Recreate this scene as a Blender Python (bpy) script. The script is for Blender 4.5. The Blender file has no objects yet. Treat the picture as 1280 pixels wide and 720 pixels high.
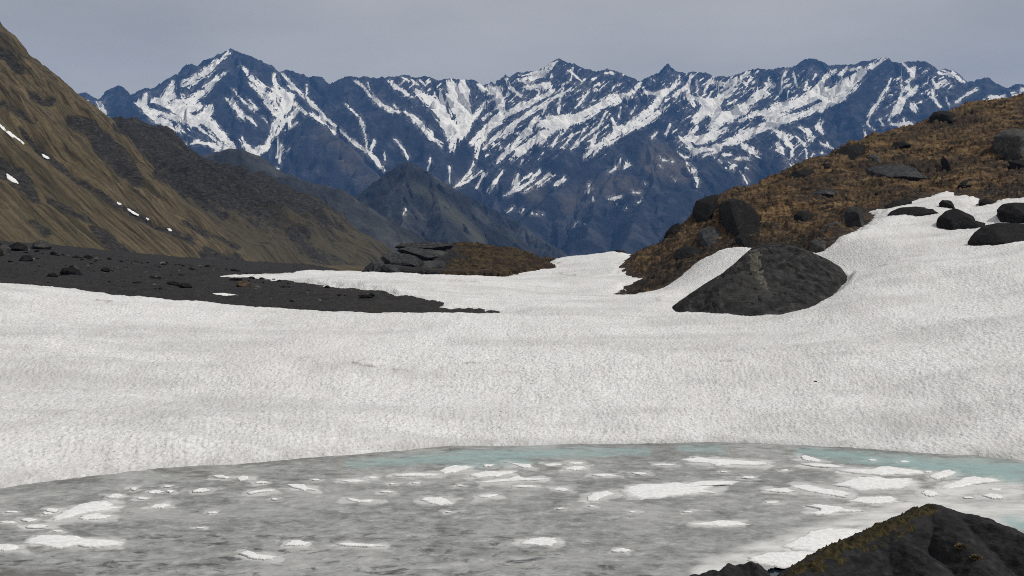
import bpy, math, random
import numpy as np

# ------------------------------------------------------------------ camera
CAM_Z = 10.0
F = 1280.0                       # focal length in pixels of the 1280 px wide photograph
PITCH = math.atan(30.0 / F)      # level horizon lies at pixel row 330
CP, SP = math.cos(PITCH), math.sin(PITCH)

scene = bpy.context.scene
col = scene.collection
cam_d = bpy.data.cameras.new("camera")
cam_d.sensor_width = 36.0
cam_d.lens = 36.0
cam_d.clip_start = 0.5
cam_d.clip_end = 60000.0
cam = bpy.data.objects.new("camera", cam_d)
cam.location = (0, 0, CAM_Z)
cam.rotation_euler = (math.pi / 2 - PITCH, 0, 0)
col.objects.link(cam)
scene.camera = cam


def P(px, py, Y):
    """world point seen at a photo pixel at distance Y along the ground"""
    u = (px - 640.0) / F
    v = (360.0 - py) / F
    s = Y / (CP + v * SP)
    return np.array([u * s, Y, CAM_Z + (-SP + v * CP) * s])


def proj(x, y, z):
    zz = z - CAM_Z
    d = y * CP - zz * SP
    d = np.where(np.abs(d) < 1e-3, 1e-3, d)
    return 640 + F * x / d, 360 - F * (y * SP + zz * CP) / d


# ------------------------------------------------------------------ noise
def _hash(ix, iy, iz, seed):
    h = (ix.astype(np.int64) * 374761393 + iy.astype(np.int64) * 668265263 + iz.astype(np.int64) * 1274126177 + int(seed) * 974634777)
    h = h & 0xFFFFFFFF
    h = ((h ^ (h >> 13)) * 1274126177) & 0xFFFFFFFF
    h = ((h ^ (h >> 16)) * 2246822519) & 0xFFFFFFFF
    return h ^ (h >> 15)


def perlin2(x, y, seed=0):
    x = np.asarray(x, dtype=np.float64); y = np.asarray(y, dtype=np.float64)
    x0 = np.floor(x); y0 = np.floor(y)
    fx = x - x0; fy = y - y0
    ix = x0.astype(np.int64); iy = y0.astype(np.int64)
    z = np.zeros_like(ix)
    ux = fx * fx * fx * (fx * (fx * 6 - 15) + 10)
    uy = fy * fy * fy * (fy * (fy * 6 - 15) + 10)

    def g(dx, dy):
        a = _hash(ix + dx, iy + dy, z, seed).astype(np.float64) * (2 * math.pi / 4294967296.0)
        return np.cos(a) * (fx - dx) + np.sin(a) * (fy - dy)
    a = g(0, 0); b = g(1, 0); c = g(0, 1); d = g(1, 1)
    return ((a + ux * (b - a)) * (1 - uy) + (c + ux * (d - c)) * uy) * 1.5


def fbm(x, y, octv=5, seed=0, gain=0.5, lac=2.03):
    r = 0; a = 1.0; t = 0
    for i in range(octv):
        r = r + a * perlin2(x, y, seed + i * 17)
        t += a; a *= gain
        x = x * lac + 13.7; y = y * lac + 7.1
    return r / t * 1.4


def ridged(x, y, octv=4, seed=0, gain=0.5):
    r = 0; a = 1.0; t = 0
    for i in range(octv):
        r = r + a * (1 - 2 * np.abs(perlin2(x, y, seed + i * 31)))
        t += a; a *= gain
        x = x * 2.07 + 3.1; y = y * 2.07 + 9.4
    return r / t


def vnoise3(p, seed=0):
    p0 = np.floor(p); f = p - p0; i = p0.astype(np.int64)
    u = f * f * (3 - 2 * f)
    r = 0
    for dx in (0, 1):
        for dy in (0, 1):
            for dz in (0, 1):
                w = (u[:, 0] if dx else 1 - u[:, 0]) * (u[:, 1] if dy else 1 - u[:, 1]) * (u[:, 2] if dz else 1 - u[:, 2])
                r = r + w * (_hash(i[:, 0] + dx, i[:, 1] + dy, i[:, 2] + dz, seed) / 2147483648.0 - 1)
    return r


def fbm3(p, octv=4, seed=0, gain=0.5):
    r = 0; a = 1; t = 0
    for k in range(octv):
        r = r + a * vnoise3(p, seed + 11 * k); t += a; a *= gain; p = p * 2.1 + 5.3
    return r / t


def sstep(a, b, x):
    t = np.clip((x - a) / (b - a), 0, 1)
    return t * t * (3 - 2 * t)


# ------------------------------------------------------------------ mesh helpers
def raw_mesh(name, verts, quads=None, tris=None, smooth=True, attrs=None):
    me = bpy.data.meshes.new(name)
    verts = np.asarray(verts, dtype=np.float32).reshape(-1, 3)
    me.vertices.add(len(verts)); me.vertices.foreach_set("co", verts.ravel())
    nq = 0 if quads is None else len(quads); nt = 0 if tris is None else len(tris)
    idx = []
    if nq: idx.append(np.asarray(quads, dtype=np.int32).ravel())
    if nt: idx.append(np.asarray(tris, dtype=np.int32).ravel())
    idx = np.concatenate(idx)
    me.loops.add(len(idx)); me.loops.foreach_set("vertex_index", idx)
    me.polygons.add(nq + nt)
    ls = np.concatenate([np.arange(nq) * 4, nq * 4 + np.arange(nt) * 3]).astype(np.int32)
    me.polygons.foreach_set("loop_start", ls)
    me.polygons.foreach_set("use_smooth", np.full(nq + nt, smooth, dtype=bool))
    me.update(calc_edges=True)
    for k, v in (attrs or {}).items():
        a = me.attributes.new(k, 'FLOAT', 'POINT')
        a.data.foreach_set("value", np.asarray(v, dtype=np.float32).ravel())
    me.validate()
    return me


def link(name, me, mat=None, parent=None, loc=None):
    me.name = name
    o = bpy.data.objects.new(name, me)
    col.objects.link(o)
    if mat is not None:
        me.materials.append(mat)
    if loc is not None:
        o.location = loc
    if parent is not None:
        o.parent = parent
    return o


def tag(o, label=None, cat=None, group=None, kind=None):
    if label: o["label"] = label
    if cat: o["category"] = cat
    if group: o["group"] = group
    if kind: o["kind"] = kind
    return o


def grid_obj(name, X, Y, Z, mat, keep=None, attrs=None, parent=None, loc=None, smooth=True):
    """X,Y,Z of shape (R,C) -> one object; keep = (R-1,C-1) mask of cells"""
    R, C = X.shape
    i = np.arange(R * C).reshape(R, C)
    q = np.stack([i[:-1, :-1], i[:-1, 1:], i[1:, 1:], i[1:, :-1]], -1)
    q = q[keep] if keep is not None else q.reshape(-1, 4)
    V = np.stack([X, Y, Z], -1).reshape(-1, 3)
    if loc is not None:
        V = V - np.asarray(loc)
    used = np.zeros(len(V), bool); used[q.ravel()] = True
    rm = np.cumsum(used) - 1
    at = {k: np.asarray(v).ravel()[used] for k, v in (attrs or {}).items()}
    return link(name, raw_mesh(name, V[used], quads=rm[q], attrs=at, smooth=smooth), mat, parent, loc)


def cells(m):
    return m[:-1, :-1] | m[1:, :-1] | m[:-1, 1:] | m[1:, 1:]


def polar(u0, u1, nu, ys):
    u = np.linspace(u0, u1, nu)
    Y, U = np.meshgrid(np.asarray(ys), u, indexing='ij')
    return U * Y, Y


def seg_dist(X, Y, a, b):
    dx, dy = b[0] - a[0], b[1] - a[1]
    L = dx * dx + dy * dy + 1e-9
    t = np.clip(((X - a[0]) * dx + (Y - a[1]) * dy) / L, 0, 1)
    return np.hypot(X - a[0] - t * dx, Y - a[1] - t * dy), t


def strokes(PX, PY, lst, soft=1.0, base=-9.0, rib=0.0):
    """signed coverage (pixels inside the brush, negative outside) of tapered strokes (x,y,halfwidth)"""
    out = np.full(PX.shape, base)
    for st in lst:
        if len(st) == 1:
            st = [st[0], (st[0][0] + .3, st[0][1], st[0][2])]
        for a, b in zip(st[:-1], st[1:]):
            r = max(a[2], b[2]) + 9
            m = (PX > min(a[0], b[0]) - r) & (PX < max(a[0], b[0]) + r) & (PY > min(a[1], b[1]) - r) & (PY < max(a[1], b[1]) + r)
            if not m.any():
                continue
            qx, qy = PX[m], PY[m]
            d, t = seg_dist(qx, qy, a, b)
            v = a[2] + (b[2] - a[2]) * t - d
            if rib:
                L = math.hypot(b[0] - a[0], b[1] - a[1]) + 1e-6
                cx_, cy_ = (b[0] - a[0]) / L, (b[1] - a[1]) / L
                al = qx * cx_ + qy * cy_; ac = -qx * cy_ + qy * cx_
                nz = fbm(al * .055, ac * .46, 4, 771, .62)
                wm = max(a[2], b[2])
                v = v - rib * min(wm * .85, 3.4) * np.clip(nz + .02, -.3, 1.2) * 1.7
            out[m] = np.maximum(out[m], v)
    return out


def poly_sd(X, Y, poly):
    """signed distance to a polygon, positive inside"""
    d = np.full(X.shape, 1e9); ins = np.zeros(X.shape, bool)
    n = len(poly)
    for k in range(n):
        a = poly[k]; b = poly[(k + 1) % n]
        dd, _ = seg_dist(X, Y, a, b)
        d = np.minimum(d, dd)
        if a[1] != b[1]:
            c = ((a[1] > Y) != (b[1] > Y)) & (X < (b[0] - a[0]) * (Y - a[1]) / (b[1] - a[1]) + a[0])
            ins ^= c
    return np.where(ins, d, -d)


def ridge_field(X, Y, ridges, slope, warp=None, chunk=None):
    """max over ridge polylines of (ridge height - drop(distance)); also distance and arc coordinate of the winner"""
    H = np.full(X.shape, -1e9); D = np.zeros(X.shape); S = np.zeros(X.shape)
    for rid, r in enumerate(ridges):
        pts = r["p"]; k = r.get("k", 1.0); arc = rid * 977.0
        for a, b in zip(pts[:-1], pts[1:]):
            d, t = seg_dist(X, Y, a, b)
            L = math.hypot(b[0] - a[0], b[1] - a[1])
            h = a[2] + (b[2] - a[2]) * t - slope(d) * k
            m = h > H
            H[m] = h[m]; D[m] = d[m]; S[m] = (arc + L * t)[m]
            arc += L
    return H, D, S


def pts(lst):
    return [tuple(P(*q)) for q in lst]



class RBF:
    def __init__(self, pts, c=8.0, reg=0.0):
        p = np.asarray(pts, float)
        self.p = p; self.c = c
        n = len(p)
        A = self.k(p[:, 0:1] - p[:, 0], p[:, 1:2] - p[:, 1]) - np.eye(n) * reg
        B = np.c_[np.ones(n), p[:, :2] / 100]
        M = np.block([[A, B], [B.T, np.zeros((3, 3))]])
        s = np.linalg.lstsq(M, np.r_[p[:, 2], 0, 0, 0], rcond=None)[0]
        self.w = s[:n]; self.l = s[n:]

    def k(self, dx, dy):
        return np.sqrt(dx * dx + dy * dy + self.c * self.c)

    def __call__(self, X, Y):
        X = np.asarray(X, float); Y = np.asarray(Y, float)
        r = self.l[0] + self.l[1] * X / 100 + self.l[2] * Y / 100
        for (x, y, _), w in zip(self.p, self.w):
            r = r + w * self.k(X - x, Y - y)
        return r


# ------------------------------------------------------------------ node helper
class NT:
    def __init__(self, name):
        self.m = bpy.data.materials.new(name)
        self.m.use_nodes = True
        self.t = self.m.node_tree
        self.n = self.t.nodes
        self.bsdf = self.n["Principled BSDF"]
        self.bsdf.inputs["Specular IOR Level"].default_value = 0.2
        self.bsdf.inputs["Roughness"].default_value = 0.85

    def put(self, sock, v):
        if v is None:
            return
        if isinstance(v, bpy.types.NodeSocket):
            self.t.links.new(v, sock)
        elif isinstance(v, (tuple, list)) and len(v) == 3 and sock.type == 'RGBA':
            sock.default_value = (*v, 1)
        else:
            sock.default_value = v

    def pos(self):
        return self.n.new("ShaderNodeNewGeometry").outputs["Position"]

    def obj(self):
        return self.n.new("ShaderNodeTexCoord").outputs["Object"]

    def map(self, v, scale=(1, 1, 1), rot=(0, 0, 0), loc=(0, 0, 0)):
        m = self.n.new("ShaderNodeMapping")
        self.put(m.inputs["Vector"], v)
        m.inputs["Scale"].default_value = scale
        m.inputs["Rotation"].default_value = rot
        m.inputs["Location"].default_value = loc
        return m.outputs[0]

    def noise(self, v, scale, detail=6, rough=0.55, dist=0.0):
        m = self.n.new("ShaderNodeTexNoise")
        self.put(m.inputs["Vector"], v)
        m.inputs["Scale"].default_value = scale
        m.inputs["Detail"].default_value = detail
        m.inputs["Roughness"].default_value = rough
        m.inputs["Distortion"].default_value = dist
        return m.outputs["Fac"]

    def voro(self, v, scale, feature='F1', rand=1.0):
        m = self.n.new("ShaderNodeTexVoronoi")
        m.feature = feature
        self.put(m.inputs["Vector"], v)
        m.inputs["Scale"].default_value = scale
        m.inputs["Randomness"].default_value = rand
        return m.outputs["Distance"]

    def ramp(self, f, stops):
        m = self.n.new("ShaderNodeValToRGB")
        self.put(m.inputs[0], f)
        e = m.color_ramp.elements
        while len(e) < len(stops):
            e.new(0.5)
        for x, (p, c) in zip(e, stops):
            x.position = p
            x.color = (c, c, c, 1) if not isinstance(c, (tuple, list)) else (*c, 1)
        return m.outputs[0]

    def mix(self, f, a, b, mode='MIX'):
        m = self.n.new("ShaderNodeMix")
        m.data_type = 'RGBA'; m.blend_type = mode
        self.put(m.inputs[0], f)
        self.put(m.inputs[6], a); self.put(m.inputs[7], b)
        return m.outputs[2]

    def math(self, op, a, b=None, c=None):
        m = self.n.new("ShaderNodeMath"); m.operation = op
        for s, v in zip(m.inputs, (a, b, c)):
            self.put(s, v)
        return m.outputs[0]

    def rng(self, v, a, b, c=0.0, d=1.0):
        m = self.n.new("ShaderNodeMapRange")
        self.put(m.inputs[0], v)
        for i, x in enumerate((a, b, c, d)):
            m.inputs[1 + i].default_value = x
        return m.outputs[0]

    def attr(self, name):
        m = self.n.new("ShaderNodeAttribute"); m.attribute_name = name
        return m.outputs["Fac"]

    def normal_z(self):
        s = self.n.new("ShaderNodeSeparateXYZ")
        self.t.links.new(self.n.new("ShaderNodeNewGeometry").outputs["Normal"], s.inputs[0])
        return s.outputs[2]

    def bump(self, h, strength=0.5, dist=0.1, normal=None):
        m = self.n.new("ShaderNodeBump")
        self.put(m.inputs["Height"], h)
        m.inputs["Strength"].default_value = strength
        m.inputs["Distance"].default_value = dist
        if normal is not None:
            self.put(m.inputs["Normal"], normal)
        return m.outputs[0]

    def out(self, color=None, rough=None, normal=None, spec=None):
        self.put(self.bsdf.inputs["Base Color"], color)
        self.put(self.bsdf.inputs["Roughness"], rough)
        self.put(self.bsdf.inputs["Normal"], normal)
        if spec is not None:
            self.bsdf.inputs["Specular IOR Level"].default_value = spec
        return self.m
# ------------------------------------------------------------------ materials
def mat_snow():
    n = NT("old_snow"); p = n.pos()
    big = n.noise(n.map(p, (1, .45, 1)), .07, 5)
    mid = n.noise(n.map(p, (1, .35, 1)), .45, 6, .6)
    fine = n.noise(n.map(p, (.62, .58, 1)), 7.0, 6, .76)
    c = n.ramp(fine, [(.33, (.38, .38, .375)), (.42, (.645, .647, .64)), (.53, (.79, .79, .783)), (.66, (.89, .89, .884))])
    band = n.noise(n.map(p, (.22, 1, 1), (0, 0, .06)), .22, 6, .6, .5)
    c = n.mix(n.rng(band, .47, .64, 0, .62), c, (.52, .52, .51))
    c = n.mix(n.rng(mid, .40, .70, 0, .35), c, (.60, .59, .57))
    c = n.mix(n.rng(big, .46, .70, 0, .38), c, (.64, .63, .615))
    sp = n.noise(n.map(p, (.8, .5, 1)), 7.5, 3, .6)
    spk = n.math('MULTIPLY', n.rng(sp, .64, .70), n.rng(mid, .42, .60))
    c = n.mix(n.math('MULTIPLY', spk, .75), c, (.13, .12, .11))
    c = n.mix(n.math('MULTIPLY', n.attr("dirt"), .8), c, (.20, .185, .165))
    h = n.math('ADD', n.noise(n.map(p, (1, .6, 1)), 7.5, 6, .7), n.math('MULTIPLY', n.voro(n.map(p, (1, .6, 1)), 4.6), .7))
    return n.out(c, .75, n.bump(h, .7, .14))


def mat_floe():
    n = NT("floe_snow"); p = n.pos()
    f = n.noise(p, 5, 5, .6)
    c = n.ramp(f, [(.3, (.66, .66, .655)), (.6, (.86, .86, .85))])
    e = n.math('ADD', n.attr("edge"), n.math('MULTIPLY', n.math('SUBTRACT', n.noise(p, 3.5, 5, .7), .5), .9))
    c = n.mix(n.rng(e, .35, .95, 0, .85), c, (.42, .43, .42))
    return n.out(c, .7, n.bump(n.noise(p, 7, 5, .65), .55, .06))


def mat_gravel():
    n = NT("black_gravel"); p = n.pos()
    f = n.noise(p, 3.5, 6, .7)
    b = n.noise(p, .12, 4)
    g2 = n.noise(p, 1.1, 6, .72)
    c = n.ramp(f, [(.32, (.008, .008, .009)), (.5, (.022, .0215, .022)), (.66, (.044, .043, .042)), (.76, (.12, .115, .11))])
    c = n.mix(n.rng(g2, .56, .66, 0, .6), c, (.050, .048, .046))
    c = n.mix(n.rng(g2, .46, .36, 0, .7), c, (.012, .012, .012))
    c = n.mix(n.rng(b, .5, .75, 0, .35), c, (.045, .038, .032))
    return n.out(c, .9, n.bump(n.noise(p, 5, 5, .7), .7, .2))


def turf_color(n, p):
    a = n.noise(p, .11, 5, .6)
    q = n.map(p, (.55, 1, 1.6), (0, 0, .12))
    m = n.noise(q, .55, 7, .66, .3)
    f = n.noise(q, 2.0, 5, .7)
    c = n.ramp(m, [(.30, (.012, .010, .007)), (.42, (.040, .028, .016)), (.50, (.112, .068, .033)), (.60, (.195, .128, .064)), (.74, (.30, .22, .12))])
    c2 = n.ramp(m, [(.3, (.014, .011, .009)), (.48, (.052, .036, .025)), (.66, (.115, .078, .050))])
    c = n.mix(n.rng(a, .42, .60), c, c2)
    g = n.noise(p, .20, 4)
    c = n.mix(n.rng(g, .55, .72, 0, .55), c, (.060, .055, .022))
    c = n.mix(n.rng(f, .46, .34, 0, .9), c, (.012, .009, .007))
    return c


def mat_turf():
    n = NT("alpine_turf"); p = n.pos()
    c = turf_color(n, p)
    r = n.noise(p, .8, 7, .72)
    bare = n.math('MULTIPLY', n.attr("bare"), n.rng(r, .42, .52))
    c = n.mix(bare, c, n.ramp(n.noise(p, 4, 5, .7), [(.35, (.010, .009, .008)), (.55, (.032, .026, .022)), (.72, (.085, .072, .060))]))
    h = n.math('ADD', n.noise(p, 1.6, 6, .65), n.math('MULTIPLY', n.noise(p, 6, 4, .7), .5))
    return n.out(c, .95, n.bump(h, .8, .35))


def mat_dry_turf():
    n = NT("dry_turf"); p = n.pos()
    m = n.noise(p, .8, 6, .65); f = n.noise(p, 3.2, 5, .7)
    c = n.ramp(m, [(.3, (.012, .009, .007)), (.46, (.038, .027, .016)), (.60, (.088, .064, .032)), (.72, (.050, .048, .022))])
    c = n.mix(n.rng(f, .48, .34, 0, .9), c, (.010, .008, .006))
    c = n.mix(n.rng(n.noise(p, .25, 5, .6), .48, .62, 0, .8), c, (.030, .019, .015))
    return n.out(c, .95, n.bump(n.noise(p, 2.5, 6, .7), .9, .4))


def mat_rock(name, dark, light, lichen=0.0, scale=1.0, strat=0.0):
    n = NT(name); p = n.obj()
    f = n.noise(p, 2.2 * scale, 8, .65)
    b = n.noise(p, .45 * scale, 4)
    c = n.ramp(f, [(.3, tuple(x * .5 for x in dark)), (.5, dark), (.68, light)])
    c = n.mix(n.rng(b, .5, .7, 0, .6), c, light)
    if lichen:
        l = n.math('MULTIPLY', n.rng(n.noise(p, 1.1 * scale, 6, .7), .56, .66), lichen)
        c = n.mix(l, c, (.20, .19, .15))
    h = n.math('ADD', n.noise(p, 3 * scale, 8, .65), n.math('MULTIPLY', n.noise(n.map(p, (1, 1, 5), (0.25, 0.1, 0)), 1.6 * scale, 4, .6, .4), strat))
    return n.out(c, .85, n.bump(h, .6, .25 / scale), .1)


def mat_hillside():
    n = NT("mountainside_grass"); p = n.pos()
    rz = math.radians(-30)
    st = n.noise(n.map(p, (.012, .075, .012), (0, 0, rz)), 1.0, 7, .62, .3)
    s2 = n.noise(n.map(p, (.05, .30, .05), (0, 0, rz)), 1.0, 6, .65)
    big = n.noise(p, .010, 4)
    f = n.noise(p, .55, 5, .7)
    c = n.ramp(st, [(.30, (.022, .019, .014)), (.40, (.062, .050, .028)), (.49, (.142, .108, .062)), (.56, (.078, .066, .038)), (.64, (.165, .127, .076)), (.76, (.070, .056, .034))])
    c = n.mix(n.rng(s2, .52, .34, 0, .85), c, (.016, .014, .011))
    s3 = n.noise(n.map(p, (.03, .9, .03), (0, 0, rz)), 1.0, 5, .7)
    c = n.mix(n.rng(s3, .50, .36, 0, .6), c, (.024, .020, .014))
    c = n.mix(n.rng(s3, .58, .72, 0, .35), c, (.15, .115, .065))
    c = n.mix(n.rng(big, .48, .65, 0, .4), c, (.058, .052, .030))
    c = n.mix(n.rng(f, .5, .3, 0, .55), c, (.022, .018, .013))
    c = n.mix(n.math('MULTIPLY', n.attr("heath"), .62), c, n.ramp(st, [(.35, (.022, .021, .017)), (.55, (.062, .057, .040)), (.7, (.040, .038, .028))]))
    rock = n.ramp(n.noise(n.map(p, (.25, .25, .9)), 1.0, 6, .7), [(.35, (.010, .010, .010)), (.52, (.028, .026, .024)), (.68, (.065, .060, .054))])
    rf = n.math('ADD', n.math('MULTIPLY', n.noise(p, .12, 7, .7), .6), n.math('MULTIPLY', s2, .4))
    rk = n.rng(n.math('ADD', n.attr("rock"), n.math('MULTIPLY', n.math('SUBTRACT', rf, .5), 2.8)), .40, .66)
    c = n.mix(rk, c, rock)
    h = n.math('ADD', n.noise(p, .35, 7, .65), s2)
    return n.out(c, .95, n.bump(h, .7, 1.6))


def mat_mountain(name, rock_a, rock_b, grass, has_snow):
    n = NT(name); p = n.pos()
    f = n.noise(n.map(p, (1, 1, .6)), .006, 8, .65)
    g = n.noise(p, .0016, 5, .6)
    c = n.ramp(f, [(.32, tuple(x * .55 for x in rock_a)), (.5, rock_a), (.68, rock_b)])
    c = n.mix(n.rng(n.noise(n.map(p, (1, 1, .25)), .011, 6, .7), .55, .40, 0, .7), c, tuple(x * .45 for x in rock_a))
    gr = n.math('MULTIPLY', n.attr("grass"), n.rng(g, .35, .55))
    c = n.mix(gr, c, grass)
    if has_snow:
        s = n.attr("snow")
        j = n.math('ADD', n.math('MULTIPLY', n.math('SUBTRACT', n.noise(n.map(p, (1, 1, .45)), .06, 6, .7), .5), 3.4), s)
        dust = n.math('MULTIPLY', n.rng(s, -4.5, .5, 0, .28), n.rng(n.noise(n.map(p, (1, 1, .35)), .03, 6, .75), .46, .62))
        c = n.mix(n.math('MAXIMUM', n.rng(j, -.35, .45), dust), c, (.93, .91, .85))
    h = n.noise(p, .012, 8, .7)
    return n.out(c, .95, n.bump(h, .8, 22))


def mat_pond():
    n = NT("pond_ice"); p = n.pos()
    a = n.noise(n.map(p, (.7, 1, 1)), .28, 6, .6, .6)
    f = n.noise(n.map(p, (.8, .9, 1)), 1.7, 7, .70, .3)
    c = n.ramp(f, [(.30, (.095, .098, .094)), (.45, (.225, .230, .222)), (.57, (.315, .322, .312)), (.70, (.49, .495, .485))])
    c = n.mix(n.rng(a, .46, .64, 0, .55), c, (.46, .46, .45))
    c = n.mix(n.rng(a, .48, .34, 0, .50), c, (.19, .191, .186))
    mm = n.noise(n.map(p, (.8, 1, 1)), 4.5, 5, .7)
    c = n.mix(n.rng(mm, .56, .70, 0, .45), c, (.56, .56, .55))
    c = n.mix(n.rng(mm, .44, .30, 0, .40), c, (.16, .16, .155))
    # wet dark streaks
    w = n.noise(n.map(p, (.65, .95, 1)), 1.2, 6, .68, .8)
    wet = n.math('MULTIPLY', n.rng(w, .54, .66), n.attr("wet"))
    c = n.mix(wet, c, (.05, .051, .049))
    pale = n.attr("pale")
    pn = n.noise(n.map(p, (.5, 1, 1)), 1.1, 6, .65)
    c = n.mix(n.math('MULTIPLY', pale, n.rng(pn, .3, .6, .35, 1.0)), c, (.66, .66, .645))
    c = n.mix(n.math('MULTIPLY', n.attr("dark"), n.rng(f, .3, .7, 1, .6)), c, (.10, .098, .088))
    t = n.math('MULTIPLY', n.attr("melt"), n.rng(n.noise(n.map(p, (.5, 1.4, 1)), 1.6, 6, .7), .34, .54, .40, 1))
    c = n.mix(t, c, (.27, .42, .405))
    ro = n.rng(n.math('MAXIMUM', wet, t), 0, 1, .72, .30)
    return n.out(c, ro, n.bump(n.noise(n.map(p, (.6, 1.2, 1)), 3.5, 5, .6), .25, .05), .3)


def mat_water():
    n = NT("open_water"); p = n.pos()
    return n.out((.012, .02, .03), .08, n.bump(n.noise(p, 3, 3), .05, .03), .5)


def mat_plain(name, a, b, scale=.004):
    n = NT(name); p = n.pos()
    c = n.ramp(n.noise(p, scale, 6, .6), [(.35, a), (.65, b)])
    return n.out(c, .95)


def mat_fg_rock():
    n = NT("slate_foreground"); p = n.pos()
    f = n.noise(n.map(p, (1, 1, 2.5), (.5, .25, .2)), 3.5, 9, .7)
    b = n.noise(p, .8, 5)
    c = n.ramp(f, [(.30, (.006, .006, .007)), (.48, (.016, .016, .017)), (.62, (.032, .032, .033)), (.75, (.065, .064, .064))])
    c = n.mix(n.rng(b, .45, .65, 0, .5), c, (.030, .030, .031))
    h = n.math('ADD', n.noise(p, 7, 8, .7), n.noise(n.map(p, (1, 1, 4), (.5, .25, .2)), 5, 5, .6))
    return n.out(c, .82, n.bump(h, .6, .07), .12)


def mat_moss(name, a, b, d):
    n = NT(name); p = n.obj()
    f = n.noise(p, 9, 6, .7)
    c = n.ramp(f, [(.3, d), (.5, a), (.68, b)])
    return n.out(c, .95, n.bump(n.noise(p, 22, 4, .7), .8, .03))


SNOW = mat_snow(); FLOE = mat_floe(); GRAVEL = mat_gravel(); TURF = mat_turf(); DRYTURF = mat_dry_turf()
ROCK_DK = mat_rock("dark_slate", (.009, .0088, .0085), (.027, .026, .025), 0, 1.6, .6)
ROCK_BIG = mat_rock("boulder_slate", (.028, .028, .028), (.066, .065, .063), 0, .5, .8)
ROCK_GY = mat_rock("grey_schist", (.045, .045, .043), (.09, .088, .082), .3)
ROCK_PALE = mat_rock("pale_stone", (.13, .125, .115), (.24, .235, .22))
ROCK_BR = mat_rock("brown_stone", (.075, .052, .035), (.15, .11, .075))
LICHEN = mat_rock("lichen_rock", (.070, .067, .056), (.165, .155, .125), .5, 2.2)
SLAB = mat_rock("layered_slate", (.034, .035, .037), (.085, .086, .087), 0, .8, 1.2)
HILLSIDE = mat_hillside()
FARMAT = mat_mountain("far_rock", (.020, .024, .034), (.085, .083, .088), (.095, .080, .062), True)
MIDMAT = mat_mountain("near_peak_rock", (.028, .031, .034), (.092, .091, .086), (.088, .086, .058), True)
POND = mat_pond(); WATER = mat_water()
FGROCK = mat_fg_rock()
MOSS = mat_moss("moss", (.032, .026, .011), (.085, .066, .026), (.010, .009, .006))
TUFT = mat_moss("dry_grass", (.15, .105, .052), (.24, .175, .09), (.07, .047, .024))
VALLEY = mat_plain("valley_ground", (.05, .055, .03), (.09, .085, .05))
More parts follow.
